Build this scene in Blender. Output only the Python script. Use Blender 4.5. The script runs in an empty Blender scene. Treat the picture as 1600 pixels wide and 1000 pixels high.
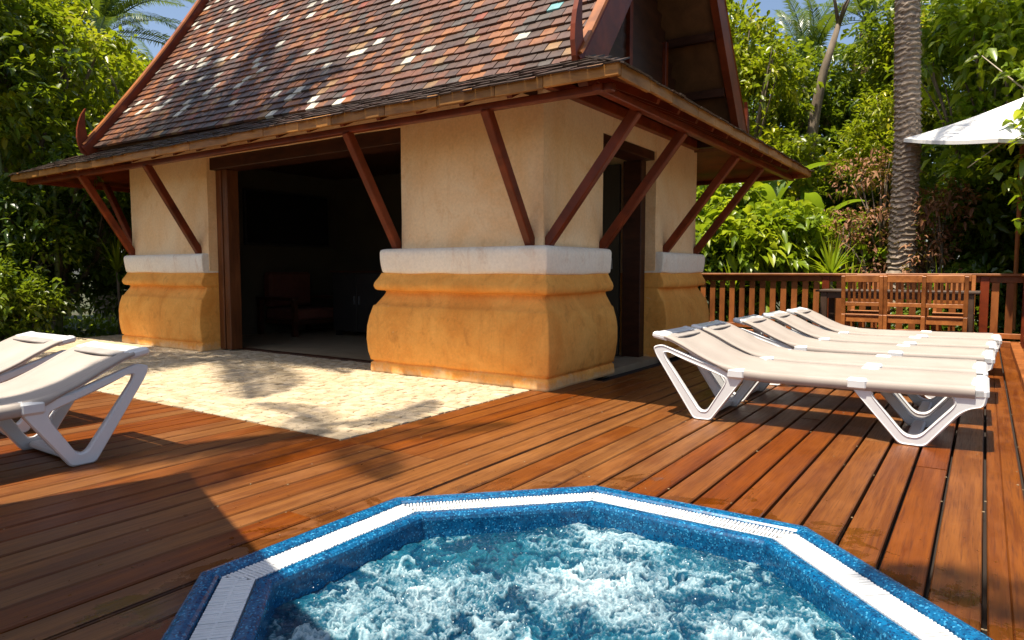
import bpy, math, random
import numpy as np
from mathutils import Vector, Matrix, Euler, noise

rng = random.Random(11)
R = math.radians
scene = bpy.context.scene
C = scene.collection

# ------------------------------------------------------------------ camera, sky, sun, exposure
cam_d = bpy.data.cameras.new('camera')
cam = bpy.data.objects.new('camera', cam_d)
C.objects.link(cam)
cam.location = (0, 0, 1.0)
cam.rotation_euler = (R(90 - 4.08), 0, R(34.35))
cam_d.sensor_width = 36.0
cam_d.lens = 36.0 * 1080 / 1600
cam_d.clip_start = 0.05
cam_d.clip_end = 600
scene.camera = cam

SUN = Vector((-0.105, -0.30, 1.0)).normalized()       # towards the sun
world = bpy.data.worlds.new('World')
scene.world = world
world.use_nodes = True
wn = world.node_tree
bg = wn.nodes['Background']
sky = wn.nodes.new('ShaderNodeTexSky')
sky.sky_type = 'NISHITA'
sky.sun_disc = False
sky.sun_elevation = math.asin(SUN.z)
sky.sun_rotation = math.atan2(SUN.x, SUN.y)
sky.air_density = 1.0
sky.dust_density = 2.2
wn.links.new(sky.outputs['Color'], bg.inputs['Color'])
bg.inputs['Strength'].default_value = 0.075
sd = bpy.data.lights.new('sun', 'SUN')
sd.energy = 4.0
sd.angle = R(0.53)
sd.color = (1.0, 0.91, 0.76)
sun = bpy.data.objects.new('sun', sd)
C.objects.link(sun)
sun.rotation_euler = (-SUN).to_track_quat('-Z', 'Y').to_euler()
sun.location = (0, 0, 20)
scene.view_settings.view_transform = 'Standard'
scene.view_settings.look = 'None'
scene.view_settings.gamma = 1
scene.view_settings.use_curve_mapping = False
scene.view_settings.exposure = 1.22
try:
    scene.cycles.max_bounces = 10
    scene.cycles.diffuse_bounces = 6
    scene.cycles.transparent_max_bounces = 12
except Exception:
    pass

# ------------------------------------------------------------------ helpers
def tag(o, label=None, cat=None, group=None, kind=None):
    if label: o['label'] = label
    if cat: o['category'] = cat
    if group: o['group'] = group
    if kind: o['kind'] = kind
    return o

def thing(name, loc, label, cat, group=None, rz=0):
    o = bpy.data.objects.new(name, None)
    C.objects.link(o)
    o.location = loc
    o.rotation_euler = (0, 0, rz)
    o.empty_display_size = 0.1
    return tag(o, label, cat, group)

def link_mesh(name, me, parent=None, kind=None, label=None, world_coords=False):
    o = bpy.data.objects.new(name, me)
    C.objects.link(o)
    if parent is not None:
        o.parent = parent
        if world_coords:
            o.matrix_parent_inverse = world_matrix(parent).inverted()
    if kind: o['kind'] = kind
    if label: o['label'] = label
    return o

def world_matrix(o):
    m = Matrix.Translation(o.location) @ o.rotation_euler.to_matrix().to_4x4()
    if o.parent is not None:
        return world_matrix(o.parent) @ o.matrix_parent_inverse @ m
    return m

class MB:
    """collects faces for one mesh"""
    def __init__(self):
        self.v = []; self.f = []; self.m = []
    def face_ids(self, vs, faces, mi=0):
        b = len(self.v)
        self.v.extend([tuple(p) for p in vs])
        for f in faces:
            self.f.append([b + i for i in f]); self.m.append(mi)
    def box(self, lo, hi, mi=0, M=None, ch=0.0):
        x0, y0, z0 = lo; x1, y1, z1 = hi
        if ch > 0:
            vs = []
            for (x, sx) in ((x0, 1), (x1, -1)):
                for (y, sy) in ((y0, 1), (y1, -1)):
                    for (z, sz) in ((z0, 1), (z1, -1)):
                        vs += [(x + sx*ch, y + sy*ch, z), (x + sx*ch, y, z + sz*ch), (x, y + sy*ch, z + sz*ch)]
            # corner index: ((ix*2+iy)*2+iz)*3 + k ; k 0 = z face, 1 = y face, 2 = x face
            def c(ix, iy, iz, k): return ((ix*2 + iy)*2 + iz)*3 + k
            fs = []
            fs.append([c(0,0,0,0), c(0,1,0,0), c(1,1,0,0), c(1,0,0,0)])
            fs.append([c(0,0,1,0), c(1,0,1,0), c(1,1,1,0), c(0,1,1,0)])
            fs.append([c(0,0,0,1), c(1,0,0,1), c(1,0,1,1), c(0,0,1,1)])
            fs.append([c(0,1,0,1), c(0,1,1,1), c(1,1,1,1), c(1,1,0,1)])
            fs.append([c(0,0,0,2), c(0,0,1,2), c(0,1,1,2), c(0,1,0,2)])
            fs.append([c(1,0,0,2), c(1,1,0,2), c(1,1,1,2), c(1,0,1,2)])
            for iy in (0, 1):
                for iz in (0, 1):
                    q = [c(0,iy,iz,0), c(1,iy,iz,0), c(1,iy,iz,1), c(0,iy,iz,1)]
                    fs.append(q if iy != iz else q[::-1])
            for ix in (0, 1):
                for iz in (0, 1):
                    q = [c(ix,0,iz,0), c(ix,1,iz,0), c(ix,1,iz,2), c(ix,0,iz,2)]
                    fs.append(q if ix == iz else q[::-1])
            for ix in (0, 1):
                for iy in (0, 1):
                    q = [c(ix,iy,0,1), c(ix,iy,1,1), c(ix,iy,1,2), c(ix,iy,0,2)]
                    fs.append(q if ix != iy else q[::-1])
            for ix in (0, 1):
                for iy in (0, 1):
                    for iz in (0, 1):
                        q = [c(ix,iy,iz,0), c(ix,iy,iz,1), c(ix,iy,iz,2)]
                        fs.append(q if (ix + iy + iz) % 2 == 0 else q[::-1])
        else:
            vs = [(x, y, z) for x in (x0, x1) for y in (y0, y1) for z in (z0, z1)]
            fs = [[0,1,3,2],[4,6,7,5],[0,4,5,1],[2,3,7,6],[0,2,6,4],[1,5,7,3]]
        if M is not None:
            vs = [M @ Vector(p) for p in vs]
        self.face_ids(vs, fs, mi)
        return self
    def beam(self, a, b, w, h, mi=0, up=(0,0,1), ch=0.0):
        """a bar from a to b, w wide (sideways), h high"""
        a = Vector(a); b = Vector(b); d = b - a; L = d.length; d = d/L
        u = Vector(up)
        s = d.cross(u)
        if s.length < 1e-5: s = d.cross(Vector((1,0,0)))
        s.normalize(); u2 = s.cross(d)
        M = Matrix(((d.x, s.x, u2.x, a.x), (d.y, s.y, u2.y, a.y), (d.z, s.z, u2.z, a.z), (0,0,0,1)))
        return self.box((0, -w/2, -h/2), (L, w/2, h/2), mi, M, ch)
    def tube(self, pts, r, n=8, mi=0, caps=True):
        pts = [Vector(p) for p in pts]
        rr = r if isinstance(r, (list, tuple)) else [r]*len(pts)
        vs = []; fs = []
        prev = None
        for i, p in enumerate(pts):
            t = (pts[min(i+1, len(pts)-1)] - pts[max(i-1, 0)]).normalized()
            if prev is None:
                s = t.cross(Vector((0,0,1)))
                if s.length < 1e-3: s = t.cross(Vector((1,0,0)))
                s.normalize()
            else:
                s = (prev - t*prev.dot(t)).normalized()
            prev = s
            u = t.cross(s)
            for k in range(n):
                a = 2*math.pi*k/n
                vs.append(p + (s*math.cos(a) + u*math.sin(a))*rr[i])
        for i in range(len(pts)-1):
            for k in range(n):
                a = i*n + k; b = i*n + (k+1) % n
                fs.append([a, b, b+n, a+n])
        if caps:
            fs.append(list(range(n))[::-1])
            fs.append([(len(pts)-1)*n + k for k in range(n)])
        self.face_ids(vs, fs, mi)
        return self
    def sweep(self, path, sec, closed=False, mi=0, axis_v=(0,1,0), M=None):
        """path: (x,z) points in a plane, sec: (n,y) section; mitred"""
        P = [Vector((p[0], p[1])) for p in path]
        N = len(P); vs = []; fs = []; k = len(sec)
        for i in range(N):
            if closed:
                a, b, c = P[i-1], P[i], P[(i+1) % N]
            else:
                a, b, c = P[max(i-1,0)], P[i], P[min(i+1,N-1)]
            d1 = (b-a).normalized() if (b-a).length > 1e-9 else (c-b).normalized()
            d2 = (c-b).normalized() if (c-b).length > 1e-9 else d1
            n1 = Vector((-d1.y, d1.x)); n2 = Vector((-d2.y, d2.x))
            nn = (n1+n2)
            nn = nn.normalized() if nn.length > 1e-6 else n1
            s = 1.0/max(0.35, nn.dot(n1))
            for (o, y) in sec:
                q = b + nn*o*s
                vs.append((q.x, y, q.y))
        rows = N if closed else N-1
        for i in range(rows):
            j = (i+1) % N
            for m in range(k):
                m2 = (m+1) % k
                fs.append([i*k+m, i*k+m2, j*k+m2, j*k+m])
        if not closed:
            fs.append(list(range(k))[::-1]); fs.append([(N-1)*k+m for m in range(k)])
        if M is not None: vs = [M @ Vector(p) for p in vs]
        self.face_ids(vs, fs, mi)
        return self
    def mesh(self, name, mats, smooth=False, fix=True):
        me = bpy.data.meshes.new(name)
        me.from_pydata(self.v, [], self.f)
        if not isinstance(mats, (list, tuple)): mats = [mats]
        for m in mats: me.materials.append(m)
        if len(mats) > 1:
            me.polygons.foreach_set('material_index', self.m)
        if smooth: me.polygons.foreach_set('use_smooth', [True]*len(me.polygons))
        if fix:
            import bmesh
            bm = bmesh.new(); bm.from_mesh(me)
            bmesh.ops.recalc_face_normals(bm, faces=bm.faces)
            bm.to_mesh(me); bm.free()
        me.update()
        return me
    def build(self, name, mats, parent=None, smooth=False, kind=None, label=None, wc=True, fix=True):
        return link_mesh(name, self.mesh(name, mats, smooth, fix), parent, kind, label, wc)

def copy_tree(o, parent=None):
    c = o.copy(); C.objects.link(c)
    if parent is not None:
        c.parent = parent
        c.matrix_parent_inverse = o.matrix_parent_inverse.copy()
    for ch in list(o.children):
        copy_tree(ch, c)
    return c

def np_mesh(name, V, F, mat, attr=None, smooth=False):
    """V (n,3), F (m,3) triangle ids; attr: dict name -> per-vertex float"""
    me = bpy.data.meshes.new(name)
    n, m = len(V), len(F)
    me.vertices.add(n); me.loops.add(m*3); me.polygons.add(m)
    me.vertices.foreach_set('co', np.asarray(V, np.float32).ravel())
    me.loops.foreach_set('vertex_index', np.asarray(F, np.int32).ravel())
    me.polygons.foreach_set('loop_start', np.arange(0, m*3, 3, dtype=np.int32))
    try: me.polygons.foreach_set('loop_total', np.full(m, 3, np.int32))
    except Exception: pass
    if smooth: me.polygons.foreach_set('use_smooth', np.ones(m, bool))
    me.materials.append(mat)
    if attr:
        for k, a in attr.items():
            at = me.attributes.new(k, 'FLOAT', 'POINT')
            at.data.foreach_set('value', np.asarray(a, np.float32))
    me.update(calc_edges=True)
    return me

# ------------------------------------------------------------------ materials
class NT:
    def __init__(self, name):
        self.mat = bpy.data.materials.new(name)
        self.mat.use_nodes = True
        self.t = self.mat.node_tree
        self.b = self.t.nodes['Principled BSDF']
        self.out = self.t.nodes['Material Output']
    def n(self, typ, **kw):
        nd = self.t.nodes.new(typ)
        for k, v in kw.items(): setattr(nd, k, v)
        return nd
    def l(self, a, b): self.t.links.new(a, b)
    def val(self, sock, v):
        if hasattr(v, 'links'): self.l(v, sock)
        else: sock.default_value = v
    def math(self, op, a, b=0.0, c=None):
        nd = self.n('ShaderNodeMath', operation=op)
        self.val(nd.inputs[0], a); self.val(nd.inputs[1], b)
        if c is not None: self.val(nd.inputs[2], c)
        return nd.outputs[0]
    def rng(self, v, a, b, c=0.0, d=1.0):
        nd = self.n('ShaderNodeMapRange')
        self.val(nd.inputs[0], v)
        for i, x in enumerate((a, b, c, d)): self.val(nd.inputs[1+i], x)
        return nd.outputs[0]
    def mix(self, f, a, b, mode='MIX'):
        nd = self.n('ShaderNodeMix', data_type='RGBA', blend_type=mode)
        self.val(nd.inputs[0], f)
        for s, v in ((nd.inputs[6], a), (nd.inputs[7], b)):
            if hasattr(v, 'links'): self.l(v, s)
            else: s.default_value = (*v[:3], 1)
        return nd.outputs[2]
    def coords(self, scale=(1,1,1), which='Object', rnd=0.0):
        tc = self.n('ShaderNodeTexCoord')
        mp = self.n('ShaderNodeMapping')
        mp.inputs['Scale'].default_value = scale
        if which == 'World':
            g = self.n('ShaderNodeNewGeometry'); self.l(g.outputs['Position'], mp.inputs['Vector'])
        else:
            self.l(tc.outputs[which], mp.inputs['Vector'])
        if rnd:
            oi = self.n('ShaderNodeObjectInfo')
            m = self.math('MULTIPLY', oi.outputs['Random'], rnd)
            cx = self.n('ShaderNodeCombineXYZ')
            self.l(m, cx.inputs[0]); self.l(m, cx.inputs[1]); self.l(m, cx.inputs[2])
            va = self.n('ShaderNodeVectorMath', operation='ADD')
            self.l(mp.outputs[0], va.inputs[0]); self.l(cx.outputs[0], va.inputs[1])
            return va.outputs[0]
        return mp.outputs[0]
    def noise(self, vec, scale=1.0, detail=4, rough=0.55, dist=0.0):
        nd = self.n('ShaderNodeTexNoise')
        self.l(vec, nd.inputs['Vector'])
        nd.inputs['Scale'].default_value = scale
        nd.inputs['Detail'].default_value = detail
        nd.inputs['Roughness'].default_value = rough
        nd.inputs['Distortion'].default_value = dist
        return nd.outputs[0]
    def objrand(self):
        return self.n('ShaderNodeObjectInfo').outputs['Random']
    def bump(self, h, strength=0.3, dist=0.01):
        b = self.n('ShaderNodeBump')
        b.inputs['Strength'].default_value = strength
        b.inputs['Distance'].default_value = dist
        self.l(h, b.inputs['Height'])
        self.l(b.outputs[0], self.b.inputs['Normal'])
    def hsv(self, col, h=0.5, s=1.0, v=1.0):
        nd = self.n('ShaderNodeHueSaturation')
        self.val(nd.inputs['Hue'], h); self.val(nd.inputs['Saturation'], s); self.val(nd.inputs['Value'], v)
        self.val(nd.inputs['Fac'], 1.0); self.l(col, nd.inputs['Color'])
        return nd.outputs[0]
    def base(self, c):
        if hasattr(c, 'links'): self.l(c, self.b.inputs['Base Color'])
        else: self.b.inputs['Base Color'].default_value = (*c[:3], 1)

def simple(name, c1, c2, scale=(4,4,4), rough=0.6, bump=0.1, bdist=0.005, rnd=0.0, lo=0.32, hi=0.68, spec=0.5, detail=5, which='Object', metal=0.0, dist=0.0):
    t = NT(name)
    v = t.coords(scale, which, 20.0 if rnd else 0.0)
    nz = t.noise(v, 1.0, detail, 0.6, dist)
    col = t.mix(t.rng(nz, lo, hi), c1, c2)
    if rnd:
        val = t.rng(t.objrand(), 0, 1, 1-rnd, 1+rnd)
        col = t.hsv(col, 0.5, 1.0, val)
    t.base(col)
    t.b.inputs['Roughness'].default_value = rough
    t.b.inputs['Specular IOR Level'].default_value = spec
    t.b.inputs['Metallic'].default_value = metal
    if bump: t.bump(nz, bump, bdist)
    return t.mat

def deck_material():
    t = NT('deck_wood')
    grain = t.noise(t.coords((26, 1.3, 4), 'Object', 40.0), 1.0, 6, 0.62, 0.6)
    fine = t.noise(t.coords((170, 5, 20), 'Object', 60.0), 1.0, 3, 0.6)
    worn = t.noise(t.coords((3.5, 2.2, 1), 'Object', 9.0), 1.0, 5, 0.65, 0.4)
    scuff = t.noise(t.coords((1.3, 1.1, 1), 'Object'), 1.0, 6, 0.7, 0.8)
    c = t.mix(t.rng(grain, 0.3, 0.7), (0.092, 0.0235, 0.0030), (0.20, 0.0655, 0.0078))
    c = t.mix(t.rng(worn, 0.50, 0.78, 0.0, 0.50), c, (0.25, 0.090, 0.018))
    c = t.mix(t.rng(fine, 0.53, 0.68, 0.0, 0.55), c, (0.045, 0.012, 0.004))
    c = t.hsv(c, t.rng(t.objrand(), 0, 1, 0.488, 0.507), t.rng(t.objrand(), 0, 1, 1.05, 0.92), t.rng(t.objrand(), 0, 1, 0.86, 1.10))
    c = t.mix(t.rng(scuff, 0.54, 0.66, 0.0, 0.45), c, (0.12, 0.034, 0.010))
    g = t.n('ShaderNodeNewGeometry')
    vd = t.n('ShaderNodeVectorMath', operation='DISTANCE'); t.l(g.outputs['Position'], vd.inputs[0]); vd.inputs[1].default_value = (-0.985, 1.695, 0)
    spl = t.noise(t.coords((4.2, 4.2, 1)), 1.0, 7, 0.68, 0.5)
    wet = t.rng(t.math('ADD', spl, t.rng(vd.outputs['Value'], 1.05, 1.75, 0.16, -0.22)), 0.555, 0.60)
    drops = t.rng(t.noise(t.coords((23, 23, 1)), 1.0, 2, 0.5), 0.70, 0.715)
    wet = t.math('MAXIMUM', wet, t.math('MULTIPLY', drops, t.rng(vd.outputs['Value'], 1.2, 2.3, 1.0, 0.0)))
    c = t.mix(t.math('MULTIPLY', wet, 0.42), c, (0.045, 0.012, 0.003))
    t.base(c)
    r = t.math('ADD', t.rng(worn, 0.3, 0.7, 0.30, 0.48), t.rng(fine, 0.3, 0.7, -0.04, 0.08))
    r = t.math('ADD', t.math('MULTIPLY', r, t.math('SUBTRACT', 1.0, wet)), t.math('MULTIPLY', wet, 0.13))
    t.l(r, t.b.inputs['Roughness'])
    t.b.inputs['Specular IOR Level'].default_value = 0.27
    h = t.math('ADD', t.math('MULTIPLY', fine, 0.4), grain)
    t.bump(h, 0.25, 0.003)
    return t.mat

def wood(name, dark, light, scale=(3,3,3), rough=0.5, rnd=0.15, bump=0.2):
    t = NT(name)
    g = t.noise(t.coords(scale, 'Object', 30.0), 1.0, 6, 0.6, 0.5)
    b = t.noise(t.coords((1.7, 1.7, 1.7), 'Object', 8.0), 1.0, 4, 0.6)
    c = t.mix(t.rng(g, 0.3, 0.7), dark, light)
    c = t.hsv(c, 0.5, 1.0, t.rng(b, 0.3, 0.7, 0.8, 1.2))
    if rnd: c = t.hsv(c, 0.5, 1.0, t.rng(t.objrand(), 0, 1, 1-rnd, 1+rnd))
    t.base(c)
    t.b.inputs['Roughness'].default_value = rough
    t.b.inputs['Specular IOR Level'].default_value = 0.3
    t.bump(g, bump, 0.003)
    return t.mat

def plaster(name, base, warm, stain, mott=1.6, bump=0.35, foot=False):
    t = NT(name)
    v = t.coords((mott, mott, mott))
    big = t.noise(v, 1.0, 6, 0.62, 0.7)
    fine = t.noise(t.coords((38, 38, 38)), 1.0, 5, 0.65)
    mid = t.noise(t.coords((7, 7, 5)), 1.0, 6, 0.65, 0.5)
    c = t.mix(t.rng(big, 0.34, 0.66), base, warm)
    c = t.mix(t.rng(mid, 0.56, 0.74, 0.0, 0.6), c, stain)
    if foot:
        g = t.n('ShaderNodeNewGeometry'); sz = t.n('ShaderNodeSeparateXYZ'); t.l(g.outputs['Position'], sz.inputs[0])
        edge = t.noise(t.coords((5, 5, 5)), 1.0, 6, 0.7)
        hgt = t.math('ADD', sz.outputs[2], t.rng(edge, 0.3, 0.7, -0.07, 0.09))
        c = t.mix(t.rng(hgt, 0.02, 0.09, 0.55, 0.0), c, (0.80, 0.60, 0.34))
        c = t.mix(t.rng(sz.outputs[2], 0.0, 0.022, 0.7, 0.0), c, (0.20, 0.11, 0.045))
        chip = t.noise(t.coords((6.5, 6.5, 9)), 1.0, 8, 0.75, 0.9)
        c = t.mix(t.rng(chip, 0.66, 0.70, 0.0, 0.55), c, (0.84, 0.58, 0.28))
    drip = t.noise(t.coords((13, 13, 1.1)), 1.0, 5, 0.65, 0.4)
    c = t.mix(t.rng(drip, 0.57, 0.74, 0.0, 0.35), c, stain)
    c = t.hsv(c, 0.5, 1.0, t.rng(fine, 0.3, 0.7, 0.92, 1.08))
    t.base(c)
    t.b.inputs['Roughness'].default_value = 0.75
    t.b.inputs['Specular IOR Level'].default_value = 0.25
    t.bump(t.math('ADD', t.math('MULTIPLY', fine, 0.35), mid), bump, 0.006)
    return t.mat

def leaf_material(name, c1, c2, c3, transl=0.35, rough=0.34, back=None):
    """c1..c3: the range of leaf colours, picked per leaf by the attribute tone"""
    t = NT(name)
    at = t.n('ShaderNodeAttribute', attribute_name='tone')
    cr = t.n('ShaderNodeValToRGB')
    e = cr.color_ramp.elements
    e[0].position = 0.0; e[0].color = (*c1, 1)
    e[1].position = 1.0; e[1].color = (*c3, 1)
    m = cr.color_ramp.elements.new(0.5); m.color = (*c2, 1)
    t.l(at.outputs['Fac'], cr.inputs[0])
    t.base(cr.outputs[0])
    t.b.inputs['Roughness'].default_value = rough
    t.b.inputs['Specular IOR Level'].default_value = 0.5
    tr = t.n('ShaderNodeBsdfTranslucent')
    yc = t.mix(0.5, cr.outputs[0], (0.40, 0.52, 0.015))
    t.l(yc, tr.inputs['Color'])
    mx = t.n('ShaderNodeMixShader'); mx.inputs[0].default_value = transl
    t.l(t.b.outputs[0], mx.inputs[1]); t.l(tr.outputs[0], mx.inputs[2])
    t.l(mx.outputs[0], t.out.inputs['Surface'])
    return t.mat

M_deck = deck_material()
M_dark = simple('dark_soil', (0.03,0.022,0.015), (0.05,0.038,0.025), (3,3,3), 0.95, 0.2)  # plain dark brown soil colour
M_joist = simple('joist_wood', (0.012,0.006,0.003), (0.02,0.010,0.005), (3,3,3), 0.9, 0.2)
M_cream = plaster('cream_plaster', (0.94,0.69,0.41), (0.88,0.55,0.26), (0.76,0.44,0.19), 1.3)
M_white_pl = plaster('white_plaster', (0.96,0.87,0.72), (0.93,0.80,0.63), (0.70,0.48,0.30), 2.2)
M_ochre = plaster('ochre_plaster', (0.95,0.455,0.100), (0.80,0.315,0.052), (0.48,0.165,0.028), 2.4, 0.65, True)
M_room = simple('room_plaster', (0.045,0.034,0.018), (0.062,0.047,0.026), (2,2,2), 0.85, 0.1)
M_redwood = wood('red_wood', (0.095,0.0155,0.004), (0.21,0.036,0.008), (5,5,5), 0.42, 0.12)
M_darkwood = wood('dark_wood', (0.028,0.009,0.004), (0.066,0.021,0.008), (4,4,14), 0.45, 0.1)
M_frame = wood('door_frame_wood', (0.10,0.032,0.010), (0.20,0.068,0.022), (14,14,2), 0.4, 0.15)
M_fascia = wood('fascia_wood', (0.20,0.080,0.015), (0.42,0.185,0.040), (3,3,14), 0.5, 0.25, 0.5)
M_soffit = wood('soffit_wood', (0.095,0.040,0.014), (0.16,0.066,0.024), (6,2,6), 0.7, 0.2)
M_fence = wood('fence_wood', (0.17,0.052,0.013), (0.36,0.12,0.031), (6,6,3), 0.45, 0.25)
M_teak = wood('teak', (0.20,0.062,0.014), (0.42,0.15,0.036), (8,8,8), 0.42, 0.15)
M_tabletop = wood('table_wood', (0.05,0.03,0.02), (0.10,0.06,0.04), (2,20,5), 0.35, 0.15)
M_plastic = simple('white_plastic', (0.62,0.62,0.62), (0.66,0.66,0.66), (6,6,6), 0.33, 0.0, spec=0.5)
M_grate = simple('grate_plastic', (0.62,0.62,0.61), (0.70,0.70,0.69), (9,9,9), 0.4, 0.0)
M_screen = simple('dark_glass', (0.006,0.006,0.007), (0.01,0.01,0.011), (1,1,1), 0.15, 0.0)
M_redcloth = simple('red_cloth', (0.085,0.023,0.012), (0.12,0.033,0.017), (9,9,9), 0.85, 0.1)
M_black = simple('black_paint', (0.012,0.010,0.009), (0.022,0.018,0.016), (5,5,5), 0.5, 0.0)
M_floor = simple('room_floor', (0.26,0.19,0.11), (0.34,0.26,0.16), (5,5,5), 0.5, 0.1)
M_grout = simple('sand_joint', (0.16,0.11,0.06), (0.26,0.18,0.10), (20,20,20), 0.95, 0.4)
M_metal = simple('grey_metal', (0.3,0.3,0.3), (0.36,0.36,0.36), (6,6,6), 0.35, 0.0, metal=0.8)
M_bark = simple('bark', (0.10,0.07,0.045), (0.22,0.17,0.12), (7,7,2), 0.9, 0.8, 0.02)
M_canopy = simple('parasol_cloth', (0.74,0.72,0.68), (0.82,0.80,0.76), (5,5,5), 0.85, 0.1)
M_sett = [simple('sett_stone_%s' % n, a, b, (16,16,16), 0.8, 0.5, 0.003, rnd=0.10) for n, a, b in (
    ('pale', (0.40,0.305,0.185), (0.49,0.385,0.25)),
    ('cream', (0.43,0.335,0.215), (0.53,0.425,0.29)),
    ('tan', (0.35,0.26,0.145), (0.45,0.34,0.21)))]

def sling_material():
    t = NT('sling_fabric')
    v = t.coords((1,1,1))
    ch = t.n('ShaderNodeTexChecker'); t.l(v, ch.inputs['Vector']); ch.inputs['Scale'].default_value = 420
    nz = t.noise(t.coords((3.5,3.5,3.5)), 1.0, 4)
    c = t.mix(t.rng(nz, 0.3, 0.7), (0.33,0.285,0.25), (0.39,0.34,0.30))
    c = t.mix(t.math('MULTIPLY', ch.outputs['Fac'], 0.12), c, (0.25,0.20,0.17))
    sx = t.n('ShaderNodeSeparateXYZ'); t.l(v, sx.inputs[0])
    dy = t.math('SUBTRACT', 0.272, t.math('ABSOLUTE', t.math('SUBTRACT', sx.outputs[1], 0.31)))
    seam = t.rng(t.math('ABSOLUTE', dy), 0.0016, 0.0034, 1.0, 0.0)
    c = t.mix(t.math('MULTIPLY', seam, 0.55), c, (0.20,0.16,0.13))
    dirt = t.noise(t.coords((1.6, 5.0, 3.0), 'Object', 7.0), 1.0, 5, 0.65)
    c = t.mix(t.rng(dirt, 0.52, 0.75, 0.0, 0.35), c, (0.24,0.19,0.15))
    t.base(c)
    t.b.inputs['Roughness'].default_value = 0.7
    t.b.inputs['Specular IOR Level'].default_value = 0.3
    t.bump(ch.outputs['Fac'], 0.1, 0.001)
    return t.mat
M_sling = sling_material()

def tile_material(name, a, b, rough=0.5):
    t = NT(name)
    v = t.coords((1,1,1), 'World')
    nz = t.noise(v, 14.0, 5, 0.7)
    sp = t.noise(v, 55.0, 3, 0.7)
    c = t.mix(t.rng(nz, 0.3, 0.7), a, b)
    c = t.mix(t.rng(sp, 0.62, 0.75, 0.0, 0.45), c, (0.03, 0.025, 0.02))
    gr = t.noise(v, 2.1, 5, 0.7, 0.6)
    c = t.mix(t.rng(gr, 0.44, 0.72, 0.0, 0.65), c, (0.040, 0.027, 0.020))
    t.base(c)
    t.l(t.rng(nz, 0.3, 0.7, rough-0.1, rough+0.15), t.b.inputs['Roughness'])
    t.bump(sp, 0.3, 0.003)
    return t.mat
M_tile = [tile_material(*a) for a in (
    ('tile_dark_brown', (0.0361,0.0141,0.0073), (0.0676,0.0253,0.0124)),
    ('tile_rust', (0.0934,0.0265,0.0088), (0.1513,0.0447,0.0140)),
    ('tile_orange', (0.1932,0.0600,0.0124), (0.2640,0.0911,0.0197)),
    ('tile_grey', (0.0425,0.0329,0.0269), (0.0805,0.0635,0.0518)),
    ('tile_plum', (0.0547,0.0206,0.0119), (0.0934,0.0382,0.0218)),
    ('tile_cream', (0.4522,0.4118,0.3311), (0.5814,0.5491,0.4683)),
    ('tile_red', (0.1739,0.0294,0.0088), (0.2318,0.0459,0.0135)),
    ('tile_ochre', (0.2125,0.1058,0.0337), (0.2705,0.1529,0.0596)),
    ('tile_turquoise', (0.0808,0.2745,0.2907), (0.1615,0.3634,0.3634)))]
TILE_W = [26, 28, 13, 7, 16, 5.0, 1.6, 3.0, 0.05]

M_shing = tile_material('dark_shingle', (0.026,0.013,0.007), (0.060,0.030,0.016))  # skirt shingles, a darker brown than the main roof tiles

def tub_material():
    t = NT('speckled_blue_shell')
    v = t.coords((1,1,1))
    vo = t.n('ShaderNodeTexVoronoi'); t.l(v, vo.inputs['Vector']); vo.inputs['Scale'].default_value = 185
    sep = t.n('ShaderNodeSeparateColor'); t.l(vo.outputs['Color'], sep.inputs[0])
    nz = t.noise(v, 40, 4, 0.7)
    c = t.mix(t.rng(nz, 0.35, 0.65), (0.001,0.044,0.120), (0.003,0.115,0.265))
    c = t.mix(t.rng(sep.outputs[0], 0.86, 0.95, 0.0, 0.8), c, (0.05,0.30,0.52))
    c = t.mix(t.rng(sep.outputs[1], 0.80, 0.9, 0.0, 0.8), c, (0.002,0.02,0.08))
    t.base(c)
    t.b.inputs['Roughness'].default_value = 0.22
    t.b.inputs['Coat Weight'].default_value = 0.15
    t.b.inputs['Coat Roughness'].default_value = 0.1
    t.bump(nz, 0.15, 0.002)
    return t.mat
M_tub = tub_material()

def water_material():
    t = NT('bubbling_water')
    at = t.n('ShaderNodeAttribute', attribute_name='foam')
    aa = t.n('ShaderNodeAttribute', attribute_name='aer')
    v = t.coords((1,1,1))
    fine = t.noise(v, 70.0, 5, 0.68, 0.5)
    vo = t.n('ShaderNodeTexVoronoi'); t.l(v, vo.inputs['Vector']); vo.inputs['Scale'].default_value = 110
    cell = vo.outputs['Distance']
    body = t.mix(t.rng(aa.outputs['Fac'], 0.05, 0.95), (0.0006, 0.028, 0.066), (0.016, 0.15, 0.215))
    f = t.math('ADD', at.outputs['Fac'], t.rng(fine, 0.3, 0.7, -0.22, 0.22))
    f = t.math('ADD', f, t.rng(cell, 0.0, 0.6, 0.05, -0.07))
    f = t.rng(f, 0.02, 1.12)
    c = t.mix(t.math('POWER', f, 1.15), body, (0.50, 0.61, 0.65))
    t.base(c)
    t.l(t.rng(f, 0.0, 0.8, 0.04, 0.40), t.b.inputs['Roughness'])
    t.b.inputs['IOR'].default_value = 1.33
    ripple = t.noise(v, 26.0, 5, 0.6, 0.8)
    t.bump(t.math('ADD', t.math('ADD', ripple, t.math('MULTIPLY', fine, 0.3)), t.math('MULTIPLY', at.outputs['Fac'], 0.6)), 0.5, 0.02)
    return t.mat
M_water = water_material()

def ground_material():
    t = NT('leaf_litter_soil')
    v = t.coords((1,1,1))
    a = t.noise(v, 1.4, 8, 0.7); b = t.noise(v, 11, 5, 0.7)
    c = t.mix(t.rng(a, 0.35, 0.65), (0.05,0.035,0.020), (0.035,0.060,0.015))
    c = t.mix(t.rng(b, 0.55, 0.7), c, (0.14,0.085,0.04))
    t.base(c); t.b.inputs['Roughness'].default_value = 0.95
    t.bump(b, 0.6, 0.05)
    return t.mat
M_ground = ground_material()

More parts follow.
